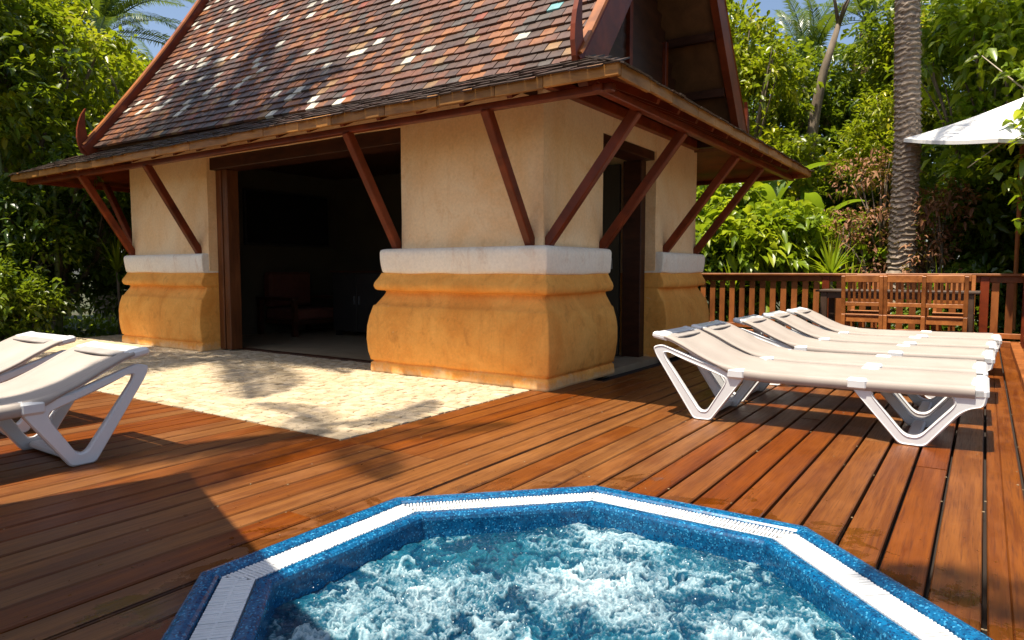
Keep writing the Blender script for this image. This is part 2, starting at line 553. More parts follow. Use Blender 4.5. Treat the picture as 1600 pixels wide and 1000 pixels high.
# ------------------------------------------------------------------ ground
m = MB()
NG = 40
gx = np.linspace(-1, 1, NG+1); gx = np.sign(gx)*np.abs(gx)**2.2*260
gv = [(x - 4, y + 6, -0.32 - (0.0 if math.hypot(x, y) < 30 else 0.4)) for y in gx for x in gx]
gf = [[j*(NG+1)+i, j*(NG+1)+i+1, (j+1)*(NG+1)+i+1, (j+1)*(NG+1)+i] for j in range(NG) for i in range(NG)]
m.face_ids(gv, gf)
ground = m.build('ground', M_ground, kind='structure')

# ------------------------------------------------------------------ deck
TCX, TCY, TH = -0.985, 1.695, 1.100                 # hot tub centre and half width across flats
PX0, PX1, PY0 = -11.2, -3.120, 2.765               # paving
m = MB()
hx0, hx1, hy0, hy1 = TCX - TH + 0.02, TCX + TH - 0.02, TCY - TH + 0.02, TCY + TH - 0.02
m.box((-9.5, -2.2, -0.30), (hx0, PY0 - 0.03, -0.045)).box((hx1, -2.2, -0.30), (0.42, hy1, -0.045)).box((hx0, -2.2, -0.30), (hx1, hy0, -0.045))
m.box((PX1 + 0.03, hy1, -0.30), (0.42, 11.28, -0.045))
cc = TH*(1 - math.tan(R(22.5))) - 0.05
for sx, qx in ((1, hx0), (-1, hx1)):
    for sy, qy in ((1, hy0), (-1, hy1)):
        tri = [(qx, qy), (qx + sx*cc, qy), (qx, qy + sy*cc)]
        m.face_ids([(p[0], p[1], z) for z in (-0.30, -0.045) for p in tri], [[0,1,2],[3,5,4],[0,3,4,1],[1,4,5,2],[2,5,3,0]])
deck = m.build('deck', M_joist, kind='structure')
SIDE = TH*math.tan(R(22.5))
def octo_range(x, h):
    """y interval of the octagon of half width h at x, or None"""
    d = abs(x - TCX)
    if d >= h: return None
    s = h*math.tan(R(22.5))
    hy = h if d <= s else h + s - d
    return TCY - hy, TCY + hy
PITCH, GAP = 0.150, 0.0145
def plank(x0, x1, ya, yb, dz, m=None):
    """ya, yb functions of x"""
    n = 6
    xs = [x0, x0 + 0.004] + [x0 + (x1-x0)*k/n for k in range(1, n)] + [x1 - 0.004, x1]
    zs = [-0.006] + [0.0]*(n+1) + [-0.006]
    bot = -0.028
    vs = []; N = len(xs)
    for fy in (ya, yb):
        for x, z in zip(xs, zs): vs.append((x, fy(x), z + dz))
        vs.append((x1, fy(x1), bot)); vs.append((x0, fy(x0), bot))
    K = N + 2
    fs = [[i, (i+1) % K, K + (i+1) % K, K + i] for i in range(K)]
    fs.append(list(range(K))); fs.append([K+i for i in range(K)])
    if m is not None:
        m.face_ids(vs, fs); return None
    m = MB(); m.face_ids(vs, fs)
    return m.build('plank', M_deck, deck)
prng = random.Random(5)
x = 0.48
ncol = 0
while x > -9.4:
    x0, x1 = x - PITCH + GAP, x
    xm = (x0 + x1)/2
    lim_hi = (lambda q: 11.26) if x1 > PX1 + 0.02 else (lambda q: PY0 - 0.012)
    if x0 < PX1 - 0.005 and x1 > PX1 + 0.005: x0 = max(x0, PX1 + 0.012); 
    if x1 - x0 < 0.03:
        x -= PITCH; continue
    if x1 <= PX1 + 0.02 or x0 > PX1:
        hmax = 11.26 if x0 > PX1 else PY0 - 0.012
        if x0 > PX1 and x1 < -2.75: hmax = 5.6
        h = TH - 0.01
        split = None
        for e, sg in ((TCX - h, 1), (TCX + h, -1)):
            if x0 + 0.004 < e < x1 - 0.004: split = (e, sg)
        if split:
            e, sg = split
            m = MB()
            sy = h*math.tan(R(22.5))
            A, B = ((x0, e), (e - 0.0005, x1)) if sg > 0 else ((e, x1), (x0, e + 0.0005))
            plank(A[0], A[1], lambda q: -2.1, lambda q: hmax, 0, m)
            plank(B[0], B[1], lambda q: (octo_range(q, h) or (0, TCY + sy))[1], lambda q: hmax, -0.0004, m)
            plank(B[0], B[1], lambda q: -2.1, lambda q: (octo_range(q, h) or (TCY - sy, 0))[0], -0.0004, m)
            m.build('plank', M_deck, deck)
            x -= PITCH; continue
        if octo_range(x0, h) or octo_range(x1, h):
            up = lambda q: (octo_range(q, h) or (0, TCY + h*math.tan(R(22.5))))[1]
            dn = lambda q: (octo_range(q, h) or (TCY - h*math.tan(R(22.5)), 0))[0]
            segs = [(up, hmax), (-2.1, dn)]
        else:
            segs = [(-2.1, hmax)]
        for a, b in segs:
            af = a if callable(a) else (lambda q, a=a: a)
            bf = b if callable(b) else (lambda q, b=b: b)
            a0, b0 = af(xm), bf(xm)
            cuts = []
            if b0 - a0 > 3.0:
                if a0 < PY0 < b0 and -3.13 < x0 < -2.45:
                    cuts = [PY0 - 0.01]
                if b0 - (cuts[-1] if cuts else a0) > 4.0:
                    base = cuts[-1] if cuts else a0
                    c = base + prng.uniform(1.6, 3.4)
                    # joints sit over joists
                    c = round(c/0.45)*0.45
                    if c - base > 0.8 and b0 - c > 0.8: cuts.append(c)
                    c2 = c + round(prng.uniform(2.2, 3.2)/0.45)*0.45
                    if b0 - c2 > 0.8: cuts.append(c2)
            ys = [af] + [(lambda q, c=c: c) for c in cuts] + [bf]
            for i in range(len(ys)-1):
                fa, fb = ys[i], ys[i+1]
                fa2 = (lambda q, f=fa: f(q) + 0.002) if i > 0 else fa
                fb2 = (lambda q, f=fb: f(q) - 0.002) if i < len(ys)-2 else fb
                plank(x0, x1, fa2, fb2, prng.uniform(-0.0015, 0.0015))
    x -= PITCH
    ncol += 1

# leaf crumbs and grit caught in the gaps and lying on the boards
M_crumb = simple('dry_crumb', (0.24,0.16,0.08), (0.40,0.30,0.18), (30,30,30), 0.8, 0.0)
m = MB()
for _ in range(170):
    k = prng.randrange(0, 26)
    gx0 = 0.48 - k*PITCH + GAP/2
    if prng.random() < 0.62:
        px, pz = gx0 + prng.uniform(-0.006, 0.006), -0.003
    else:
        px, pz = prng.uniform(-3.0, 0.35), 0.0015
    py = prng.uniform(0.9, 8.0)
    r_ = octo_range(px, TH + 0.02)
    if r_ and r_[0] < py < r_[1]: continue
    if px < -2.9 and py > PY0: continue
    s = prng.uniform(0.002, 0.005)
    a = prng.uniform(0, 3.14)
    m.box((-s, -s*0.6, -0.0012), (s, s*0.6, 0.0015), 0, Matrix.Translation((px, py, pz)) @ Matrix.Rotation(a, 4, 'Z'))
tag(m.build('grit', M_crumb), 'pale dry crumbs and grit caught between the deck boards', 'grit', kind='stuff')

# ------------------------------------------------------------------ paving of small stone setts
BX0, BX1, BY0, BY1 = -9.75, -3.08, 4.97, 8.66      # outer faces of the pavilion walls
paving = MB().box((PX0, PY0, -0.30), (PX1, 5.62, -0.010)).build('paving', M_grout, kind='structure')
setts = []
srng = random.Random(3)
yy = PY0 + 0.004; row = 0
while yy < 5.60:
    d = 0.066
    xx = PX1 - 0.004 - (0.5*(row % 2))*0.10
    first = True
    while xx > PX0 + 0.1:
        w = srng.uniform(0.075, 0.135)
        x1 = xx; x0 = xx - w
        if first: x1 = PX1 - 0.004; first = False
        setts.append((x0, x1, yy, yy + d, srng.uniform(-0.003, 0.003), srng.choices((0,1,2), (5,4,3))[0]))
        xx = x0 - srng.uniform(0.006, 0.012)
    yy += d + 0.008; row += 1
def sett_shape(m, s, mi=0):
    x0, x1, y0, y1, dz, _ = s
    j = lambda: srng.uniform(-0.005, 0.005)
    c = 0.007
    pts = [(x0+j(), y0+j()), (x1+j(), y0+j()), (x1+j(), y1+j()), (x0+j(), y1+j())]
    cx, cy = (x0+x1)/2, (y0+y1)/2
    vs = [(px, py, -0.012) for px, py in pts] + [(px, py, -0.001+dz) for px, py in pts]
    vs += [(px + (cx-px)*0.16, py + (cy-py)*0.16, 0.005 + dz + srng.uniform(-0.002, 0.002)) for px, py in pts]
    fs = [[0,1,5,4],[1,2,6,5],[2,3,7,6],[3,0,4,7],[4,5,9,8],[5,6,10,9],[6,7,11,10],[7,4,8,11],[8,9,10,11]]
    m.face_ids(vs, fs, mi)
setts.sort(key=lambda s: (s[0]+1.0)**2*0.9 + (s[2])**2)
for s in setts[:300]:
    m = MB(); sett_shape(m, s)
    m.build('sett', M_sett[s[5]], paving)
m = MB()
for s in setts[300:]:
    sett_shape(m, s, s[5])
m.build('sett_field', M_sett, paving, kind='stuff')

# ------------------------------------------------------------------ pavilion
pav = thing('pavilion', ((BX0+BX1)/2, (BY0+BY1)/2, 0), 'cream and ochre plastered pavilion with steep patchwork tile roof and red timber eave struts', 'pavilion')
T = 0.34                                            # wall thickness
WT = 2.62
OX0, OX1, OZ = -7.93, -4.69, 2.385                  # front opening
DY0, DY1, DZ = 6.06, 7.36, 2.33                     # side opening
floor = MB().box((BX0 + 0.02, BY0 + 0.35, -0.28), (BX1 - 0.05, BY1 - 0.1, 0.012)).build('floor', M_floor, pav)
MB().box((OX0 - 0.15, BY0 + 0.28, -0.1), (OX1 + 0.1, BY0 + 0.36, 0.02)).build('threshold', M_darkwood, floor)
MB().box((BX1 - 0.30, DY0 - 0.06, -0.1), (BX1 + 0.05, DY1 + 0.05, 0.022)).build('doorstep', M_floor, floor)

def wallbox(m, lo, hi):
    """box cut into a fine grid on its faces so that hand-laid plaster can wobble"""
    lo = Vector(lo); hi = Vector(hi)
    step = 0.16
    for ax in range(3):
        u, v = [a for a in range(3) if a != ax]
        nu = max(1, int((hi[u]-lo[u])/step)); nv = max(1, int((hi[v]-lo[v])/step))
        for side in (lo[ax], hi[ax]):
            vs = []
            for i in range(nu+1):
                for j in range(nv+1):
                    p = [0,0,0]
                    p[ax] = side; p[u] = lo[u] + (hi[u]-lo[u])*i/nu; p[v] = lo[v] + (hi[v]-lo[v])*j/nv
                    q = Vector(p)
                    w = noise.noise_vector(q*2.3)*0.007 + noise.noise_vector(q*7.0)*0.002
                    vs.append(q + w)
            fs = [[i*(nv+1)+j, (i+1)*(nv+1)+j, (i+1)*(nv+1)+j+1, i*(nv+1)+j+1] for i in range(nu) for j in range(nv)]
            m.face_ids(vs, fs)
m = MB()
wallbox(m, (OX1, BY0, 1.0), (BX1, BY0 + T, WT))                 # front pier right of the opening
wallbox(m, (BX0, BY0, 1.0), (OX0, BY0 + T, WT))                 # front pier left
wallbox(m, (OX0, BY0 + 0.003, OZ), (OX1, BY0 + T, WT))          # over the opening
front = m.build('front_wall', M_cream, pav)
m = MB()
wallbox(m, (BX1 - T, BY0 + T, 1.0), (BX1, DY0, WT))
wallbox(m, (BX1 - T, DY1, 1.0), (BX1, BY1, WT))
wallbox(m, (BX1 - T, DY0, DZ), (BX1 - 0.003, DY1, WT))
side = m.build('side_wall', M_cream, pav)
m = MB()
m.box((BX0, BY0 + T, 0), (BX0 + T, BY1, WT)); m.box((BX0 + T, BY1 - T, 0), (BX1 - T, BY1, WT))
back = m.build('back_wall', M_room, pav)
m = MB().box((BX0 + 0.1, BY0 + 0.2, WT - 0.05), (BX1 - 0.1, BY1 - 0.1, WT + 0.02))
m.build('ceiling', M_darkwood, pav)

# the moulded plinths: a vase profile swept round each pier
PROF_BASE = [(0.0,0.132),(0.03,0.134),(0.092,0.132),(0.100,0.124),(0.106,0.114),(0.114,0.116),(0.122,0.132),(0.20,0.146),(0.32,0.156),(0.45,0.152),(0.56,0.138),(0.64,0.118),(0.658,0.112),(0.664,0.098),(0.70,0.078),(0.75,0.050),(0.778,0.038),(0.792,0.036),(0.800,0.045),(0.806,0.090),(0.82,0.104),(0.85,0.113),(0.88,0.107),(0.92,0.086),(0.955,0.070),(0.972,0.064)]
PROF_BAND = [(0.972,0.062),(0.977,0.076),(0.99,0.084),(1.05,0.093),(1.11,0.100),(1.17,0.101),(1.192,0.093),(1.206,0.076),(1.212,0.045),(1.213,0.0),(1.213,-0.10)]
def plinth(name, prof, rect, mult, mat, parent, rad=0.016):
    """rect x0,x1,y0,y1; mult = offsets factor on (-x, +x, -y, +y) sides"""
    x0, x1, y0, y1 = rect
    ml, mr, mf, mb = mult
    def ring_at(o):
        X0, X1, Y0, Y1 = x0 - ml*o, x1 + mr*o, y0 - mf*o, y1 + mb*o
        nx = max(4, int((x1-x0)/0.055)); ny = max(4, int((y1-y0)/0.055))
        out = []
        for (a, b, n, nn, ca, cx, cy) in (((X0+rad, Y0), (X1-rad, Y0), nx, (0,-1), -90, X1-rad, Y0+rad), ((X1, Y0+rad), (X1, Y1-rad), ny, (1,0), 0, X1-rad, Y1-rad),
                                          ((X1-rad, Y1), (X0+rad, Y1), nx, (0,1), 90, X0+rad, Y1-rad), ((X0, Y1-rad), (X0, Y0+rad), ny, (-1,0), 180, X0+rad, Y0+rad)):
            for i in range(n):
                out.append((a[0] + (b[0]-a[0])*i/n, a[1] + (b[1]-a[1])*i/n, nn))
            for k in range(4):
                t = R(ca + 22.5*k)
                out.append((cx + rad*math.cos(t), cy + rad*math.sin(t), (math.cos(t), math.sin(t))))
        return out
    # fine vertical resampling
    zz = []
    for i in range(len(prof)-1):
        (za, oa), (zb, ob) = prof[i], prof[i+1]
        k = max(1, int(abs(zb-za)/0.025))
        zz += [(za + (zb-za)*j/k, oa + (ob-oa)*j/k) for j in range(k)]
    zz.append(prof[-1])
    vs = []
    for z, o in zz:
        ring = ring_at(o)
        for (x, y, n) in ring:
            q = Vector((x, y, z))
            w = noise.noise(q*3.1)*0.009 + noise.noise(q*9.0)*0.003
            zw = noise.noise(Vector((q.x*2.2, q.y*2.2, 3.3)))*0.012
            vs.append((q.x + n[0]*w, q.y + n[1]*w, z + (zw if 0.02 < z < 1.205 else 0)))
    K = len(ring)
    fs = [[i*K + k, i*K + (k+1) % K, (i+1)*K + (k+1) % K, (i+1)*K + k] for i in range(len(zz)-1) for k in range(K)]
    m = MB(); m.face_ids(vs, fs)
    m.face_ids([vs[(len(zz)-1)*K + k] for k in range(K)], [list(range(K))])
    return m.build(name, mat, parent, smooth=True)
piers = [((-4.84, BX1, BY0, DY0), (1.3, 1, 1, 0.25), front), ((BX0, OX0 - 0.02, BY0, BY0 + 0.32), (1, 0.15, 1, 0), front), ((BX1 - 0.32, BX1, DY1 + 0.02, BY1), (0, 1, 0.15, 1), side)]
for rect, mult, par in piers:
    plinth('plinth', PROF_BASE, rect, mult, M_ochre, pav)
    plinth('plinth_band', PROF_BAND, rect, (min(mult[0], 0.6), *mult[1:]), M_white_pl, pav)
# flat ochre reveals and white reveal strips next to the door frames
MB().box((BX1 - 0.62, DY1 + 0.01, 0), (BX1 - 0.26, BY1 - 0.03, 0.972)).build('reveal', M_ochre, pav)
MB().box((BX1 - 0.62, DY1 + 0.009, 0.974), (BX1 - 0.26, BY1 - 0.03, DZ)).build('upper_reveal', M_cream, pav)

# door frames
dfr = MB().box((OX0 - 0.20, BY0 + 0.04, OZ - 0.15), (OX1 + 0.0, BY0 + 0.32, OZ - 0.003), ch=0.006)
lint = dfr.build('door_lintel', M_darkwood, pav)
for px, pw in ((OX0 + 0.008, 0.105), (OX0 + 0.145, 0.095)):
    MB().box((px, BY0 + 0.11, 0.02), (px + pw, BY0 + 0.27, OZ - 0.15), ch=0.006).build('door_post', M_frame, pav)
MB().box((BX1 - 0.30, DY0, DZ - 0.10), (BX1 - 0.02, DY1, DZ - 0.003), ch=0.005).build('door_lintel', M_darkwood, pav)
MB().box((BX1 - 0.34, DY1 - 0.13, 0.02), (BX1 - 0.12, DY1 - 0.002, DZ - 0.10), ch=0.005).build('door_post', M_darkwood, pav)
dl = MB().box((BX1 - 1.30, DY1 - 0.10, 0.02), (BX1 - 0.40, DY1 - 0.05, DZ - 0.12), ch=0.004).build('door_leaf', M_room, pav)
MB().tube([(BX1 - 0.47, DY1 - 0.14, 1.02), (BX1 - 0.47, DY1 - 0.15, 1.14)], 0.012, 8).build('handle', M_metal, dl)

# eaves: struts, skirt roof, fascia
EY0, EY1, EX0, EX1 = 4.20, 10.15, -11.45, -2.04       # eave edges
EZ = 2.255                                             # underside of the eave edge
JY0, JY1, JX0, JX1 = 4.66, 8.60, -9.95, -2.95         # where the skirt meets the steep roof / gable
JZ = 2.47
skirt = pav
def quadsheet(m, a, b, c, d, th, mi=0):
    """thick sheet over a quad"""
    P = [Vector(p) for p in (a, b, c, d)]
    up = Vector((0, 0, th))
    m.face_ids(P + [p + up for p in P], [[0,1,2,3],[7,6,5,4],[0,4,5,1],[1,5,6,2],[2,6,7,3],[3,7,4,0]], mi)
m = MB()
quadsheet(m, (EX0, EY0, EZ+0.06), (EX1, EY0, EZ+0.06), (JX1, JY0+0.5, JZ+0.32), (JX0, JY0+0.5, JZ+0.32), 0.03)
quadsheet(m, (EX1, EY0, EZ+0.06), (EX1, EY1, EZ+0.06), (JX1-0.1, JY1-0.5, JZ+0.32), (JX1-0.1, JY0+0.5, JZ+0.32), 0.03)
quadsheet(m, (EX1, EY1, EZ+0.06), (EX0, EY1, EZ+0.06), (JX0, JY1-0.5, JZ+0.32), (JX1, JY1-0.5, JZ+0.32), 0.03)
quadsheet(m, (EX0, EY1, EZ+0.06), (EX0, EY0, EZ+0.06), (JX0+0.1, JY0+0.5, JZ+0.32), (JX0+0.1, JY1-0.5, JZ+0.32), 0.03)
skirt = m.build('skirt_roof', M_redwood, pav)
# rafters under the skirt
sl = (JZ + 0.32 - EZ - 0.06)/(JY0 + 0.5 - EY0)
for k in range(18):
    px = EX0 + 0.9 + k*(EX1 - EX0 - 1.8)/17
    MB().beam((px, EY0 + 0.06, EZ + 0.035), (px, BY0 + 0.05, EZ + 0.035 + sl*(BY0 - EY0 - 0.01)), 0.045, 0.055).build('rafter', M_redwood, skirt)
sl2 = (JZ + 0.32 - EZ - 0.06)/(EX1 - JX1 + 0.1)
for k in range(11):
    py = EY0 + 0.85 + k*(EY1 - EY0 - 1.7)/10
    MB().beam((EX1 - 0.06, py, EZ + 0.035), (BX1 - 0.03, py, EZ + 0.035 + sl2*(EX1 - BX1 - 0.03)), 0.045, 0.055).build('rafter', M_redwood, skirt)
# tie beams carrying the rafters, just above the strut heads
for a, b in (((EX0 + 0.12, 4.36, 2.250), (EX1 - 0.1, 4.36, 2.250)), ((-2.24, EY0 + 0.1, 2.248), (-2.24, EY1 - 0.1, 2.248)), ((EX0 + 0.2, EY0 + 0.1, 2.262), (EX0 + 0.2, EY1 - 0.1, 2.262)), ((EX0 + 0.12, EY1 - 0.2, 2.265), (EX1 - 0.1, EY1 - 0.2, 2.265))):
    MB().beam(a, b, 0.07, 0.055, ch=0.006).build('eave_beam', M_redwood, pav)
MB().beam((BX0 - 0.02, BY0 - 0.045, 2.545), (BX1 + 0.06, BY0 - 0.045, 2.545), 0.08, 0.10, ch=0.005).build('wall_plate', M_redwood, pav)
MB().beam((BX1 + 0.045, BY0 - 0.08, 2.548), (BX1 + 0.045, BY1 + 0.02, 2.548), 0.08, 0.10, ch=0.005).build('wall_plate', M_redwood, pav)
# fascia boards
frng = random.Random(8)
def fascia(a, b, step):
    a = Vector(a); b = Vector(b); L = (b-a).length; d = (b-a)/L
    s = 0.0
    while s < L - 0.02:
        e = min(L, s + step*frng.uniform(0.75, 1.25))
        if L - e < 0.15: e = L
        wob = frng.uniform(-0.004, 0.004)
        p = a + d*(s + 0.002); q = a + d*(e - 0.002)
        off = Vector((0, 0, wob))
        MB().beam(p + off, q + off, 0.028 + frng.uniform(0, 0.006), 0.092 + frng.uniform(-0.006, 0.006), ch=0.004).build('fascia_board', M_fascia, pav)
        s = e
fascia((EX0, EY0 - 0.016, EZ + 0.055), (EX1 + 0.03, EY0 - 0.016, EZ + 0.055), 0.55)
fascia((EX1 + 0.016, EY0 + 0.002, EZ + 0.055), (EX1 + 0.016, EY1, EZ + 0.055), 0.5)
fascia((EX0 - 0.016, EY0, EZ + 0.055), (EX0 - 0.016, EY1, EZ + 0.055), 0.8)
fascia((EX0, EY1 + 0.016, EZ + 0.055), (EX1, EY1 + 0.016, EZ + 0.055), 1.2)
# shingle courses on the skirt: uneven thin tiles, past the limit for single parts
trng = random.Random(4)
m = MB()
def shingle_row(p0, p1, up, rise, n_rows, ca=1.0, cb=1.0):
    p0 = Vector(p0); p1 = Vector(p1)
    up = Vector(up)
    for r_ in range(n_rows):
        a = p0 + up*rise*r_; b = p1 + up*rise*r_
        # hip shortening
        d = (b-a).normalized(); L = (b-a).length
        s = rise*r_*ca
        end = L - rise*r_*cb
        while s < end - 0.02:
            w = min(trng.uniform(0.10, 0.15), end - s)
            c = a + d*s
            nrm = up.cross(d) if up.cross(d).z > 0 else d.cross(up)
            nrm.normalize()
            tilt = up*1.0 - nrm*0.10
            tilt.normalize()
            o = nrm*(0.004 + trng.uniform(0, 0.010)) + up*trng.uniform(-0.02, 0.01)
            ww = d*(w - 0.004); ll = tilt*0.17; tt = nrm*trng.uniform(0.008, 0.014)
            q = c + o
            vs = [q, q+ww, q+ww+ll, q+ll, q+tt, q+ww+tt, q+ww+ll+tt, q+ll+tt]
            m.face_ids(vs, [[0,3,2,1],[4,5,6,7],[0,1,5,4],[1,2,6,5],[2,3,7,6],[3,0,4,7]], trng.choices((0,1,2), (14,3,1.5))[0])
            s += w
v1 = Vector((0, JY0 + 0.5 - EY0, JZ + 0.32 - EZ - 0.06)).normalized()
shingle_row((EX0 - 0.02, EY0 - 0.05, EZ + 0.075), (EX1 + 0.05, EY0 - 0.05, EZ + 0.075), v1, 0.115, 5, 1.5, 1.0)
v2 = Vector((JX1 - 0.1 - EX1, 0, JZ + 0.32 - EZ - 0.06)).normalized()
shingle_row((EX1 + 0.05, EY0 - 0.04, EZ + 0.075), (EX1 + 0.05, EY1 + 0.04, EZ + 0.075), v2, 0.115, 8, 1.0, 1.0)
v3 = Vector((JX0 + 0.1 - EX0, 0, JZ + 0.32 - EZ - 0.06)).normalized()
shingle_row((EX0 - 0.05, EY0 - 0.04, EZ + 0.075), (EX0 - 0.05, EY1 + 0.04, EZ + 0.075), v3, 0.115, 10, 0.7, 0.7)
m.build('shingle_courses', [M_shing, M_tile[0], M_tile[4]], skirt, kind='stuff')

# struts
for px in (-9.72, -8.12, -4.74, -3.20):
    MB().beam((px, BY0 + 0.0, 1.215), (px, 4.33, 2.235), 0.075, 0.085, up=(0,1,0.2), ch=0.008).build('strut', M_redwood, pav)
for py in (5.03, 6.03, 7.62, 8.62):
    MB().beam((BX1 + 0.0, py, 1.215), (-2.27, py, 2.235), 0.075, 0.085, up=(1,0,0.2), ch=0.008).build('strut', M_redwood, pav)
for py in (5.05, 8.6):
    MB().beam((BX0, py, 1.215), (BX0 - 0.85, py, 2.245), 0.075, 0.085, up=(1,0,0.2), ch=0.008).build('strut', M_redwood, pav)

# the steep main roof: a slightly hollow slope
RY, RX0, RX1 = 6.63, -9.98, -2.52                     # ridge line y, ends of the tiles
S_LEN = 3.62
def slope(s):
    """(distance from the eave inwards, height) at distance s up the slope"""
    # angle from 51 deg at the foot to 60 deg at the ridge
    n = 24; y = 0; z = 0; ds = s/n if s > 0 else 0
    for i in range(n):
        a = R(51 + 8*((i+0.5)*ds)/S_LEN)
        y += math.cos(a)*ds; z += math.sin(a)*ds
    return y, z, R(51 + 8*s/S_LEN)
RZ0 = 2.62
def roof_pt(x, s, front=True):
    y, z, a = slope(s)
    return Vector((x, (JY0 - 0.02 + y) if front else (2*RY - JY0 + 0.02 - y), RZ0 + z - 0.10 + 0.11*(RX1 - x)/(RX1 - RX0))), a
S_MAX = S_LEN
while roof_pt(0, S_MAX)[0].y > RY: S_MAX -= 0.02
RTOP = roof_pt(0, S_MAX)[0].z
m = MB()
NS = 10
for fr in (True, False):
    for i in range(NS):
        a, _ = roof_pt(RX0, S_MAX*i/NS, fr); b, _ = roof_pt(RX1, S_MAX*i/NS, fr)
        c, _ = roof_pt(RX1, S_MAX*(i+1)/NS, fr); d, _ = roof_pt(RX0, S_MAX*(i+1)/NS, fr)
        off = Vector((0, 0.05 if fr else -0.05, -0.05))
        m.face_ids([a+off, b+off, c+off, d+off], [[0,1,2,3]])
        off2 = off*0.3
        m.face_ids([a+off2, b+off2, c+off2, d+off2], [[0,1,2,3]])
        for (p, q) in ((a, d), (b, c)):
            m.face_ids([p+off, q+off, q+off2, p+off2], [[0,1,2,3]])
roof = m.build('roof', M_soffit, pav)
# purlins seen under the gable overhang
for fr in (True, False):
    for s in (0.12, 0.75, 1.4, 2.05, 2.7, 3.3):
        p, a = roof_pt(BX1 - 0.02, min(s, S_MAX - 0.1), fr); q, _ = roof_pt(RX1 - 0.03, min(s, S_MAX - 0.1), fr)
        off = Vector((0, 0.09 if fr else -0.09, -0.07))
        MB().beam(p+off, q+off, 0.07, 0.09).build('purlin', M_darkwood, roof)
# roof tiles
TW, EXPO = 0.128, 0.112
tiles = []
for fr in (True, False):
    nr = int(S_MAX/EXPO)
    for r_ in range(nr):
        s = r_*EXPO
        xx = RX1 - 0.03 - (TW/2 if r_ % 2 else 0)
        first = True
        while xx > RX0 + 0.05:
            w = TW
            if r_ % 2 and first: pass
            tiles.append((xx - w, xx, s, fr))
            xx -= TW; first = False
        if r_ % 2: tiles.append((RX1 - 0.03 - TW/2 + 0.001, RX1 - 0.03, s, fr))
def tile_frame(t):
    x0, x1, s, fr = t
    p, a = roof_pt(x0, s, fr)
    dy = 1 if fr else -1
    a2 = a - R(8.5) + R(trng.uniform(-1.2, 1.2))
    L = Vector((0, dy*math.cos(a2), math.sin(a2)))
    N = Vector((0, -dy*math.sin(a2), math.cos(a2)))
    if fr: U = Vector((1, 0, 0))
    else: U = Vector((1, 0, 0))
    yaw = trng.uniform(-0.025, 0.025)
    U = (U + L*yaw).normalized()
    p = p + N*(0.034 + trng.uniform(-0.002, 0.004)) + L*trng.uniform(-0.008, 0.005)
    return p, U, L, N
tiles_sorted = sorted(tiles, key=lambda t: (0 if t[3] else 1e6) + (roof_pt((t[0]+t[1])/2, t[2], t[3])[0] - Vector((0,0,1))).length + (50 if t[2] > 2.0 else 0))
tile_meshes = []
for i, mt in enumerate(M_tile):
    mm = MB().box((0.0015, -0.012, -0.016), (TW - 0.0025, 0.185, 0.013), ch=0.002)
    tile_meshes.append(mm.mesh('roof_tile', mt))
m = MB()
for i, t in enumerate(tiles_sorted):
    p, U, L, N = tile_frame(t)
    patch = noise.noise(Vector((t[0]*1.1, t[2]*1.3, 5.0)))
    w = list(TILE_W)
    w[2] *= 0.6 + 2.6*max(0, patch*2); w[1] *= 0.8 + 1.2*max(0, patch*2); w[0] *= 0.8 + 1.6*max(0, -patch*2); w[3] *= 0.8 + 1.8*max(0, -patch*2); w[5] *= (1 + 1.3*max(0, noise.noise(Vector((t[0]*0.6 + 9, t[2]*0.5, 1.0)))*2.4)) if t[1] < -4.6 else 0.35
    ci = trng.choices(range(9), w)[0]
    M = Matrix(((U.x, L.x, N.x, p.x), (U.y, L.y, N.y, p.y), (U.z, L.z, N.z, p.z), (0,0,0,1)))
    if i < 300:
        o = link_mesh('roof_tile', tile_meshes[ci], roof)
        if t[1] - t[0] < TW - 0.01: M = M @ Matrix.Diagonal(((t[1]-t[0])/TW, 1, 1, 1))
        o.matrix_parent_inverse = Matrix.Translation(-Vector(pav.location))
        o.matrix_basis = M
        # roof itself sits at pav's inverse, so its own space is world space
        o.matrix_parent_inverse = Matrix.Identity(4)
    else:
        m.box((0.0015, -0.012, -0.016), (t[1]-t[0] - 0.0025, 0.185, 0.013), ci, M)
m.build('roof_tile_field', M_tile, roof, kind='stuff')

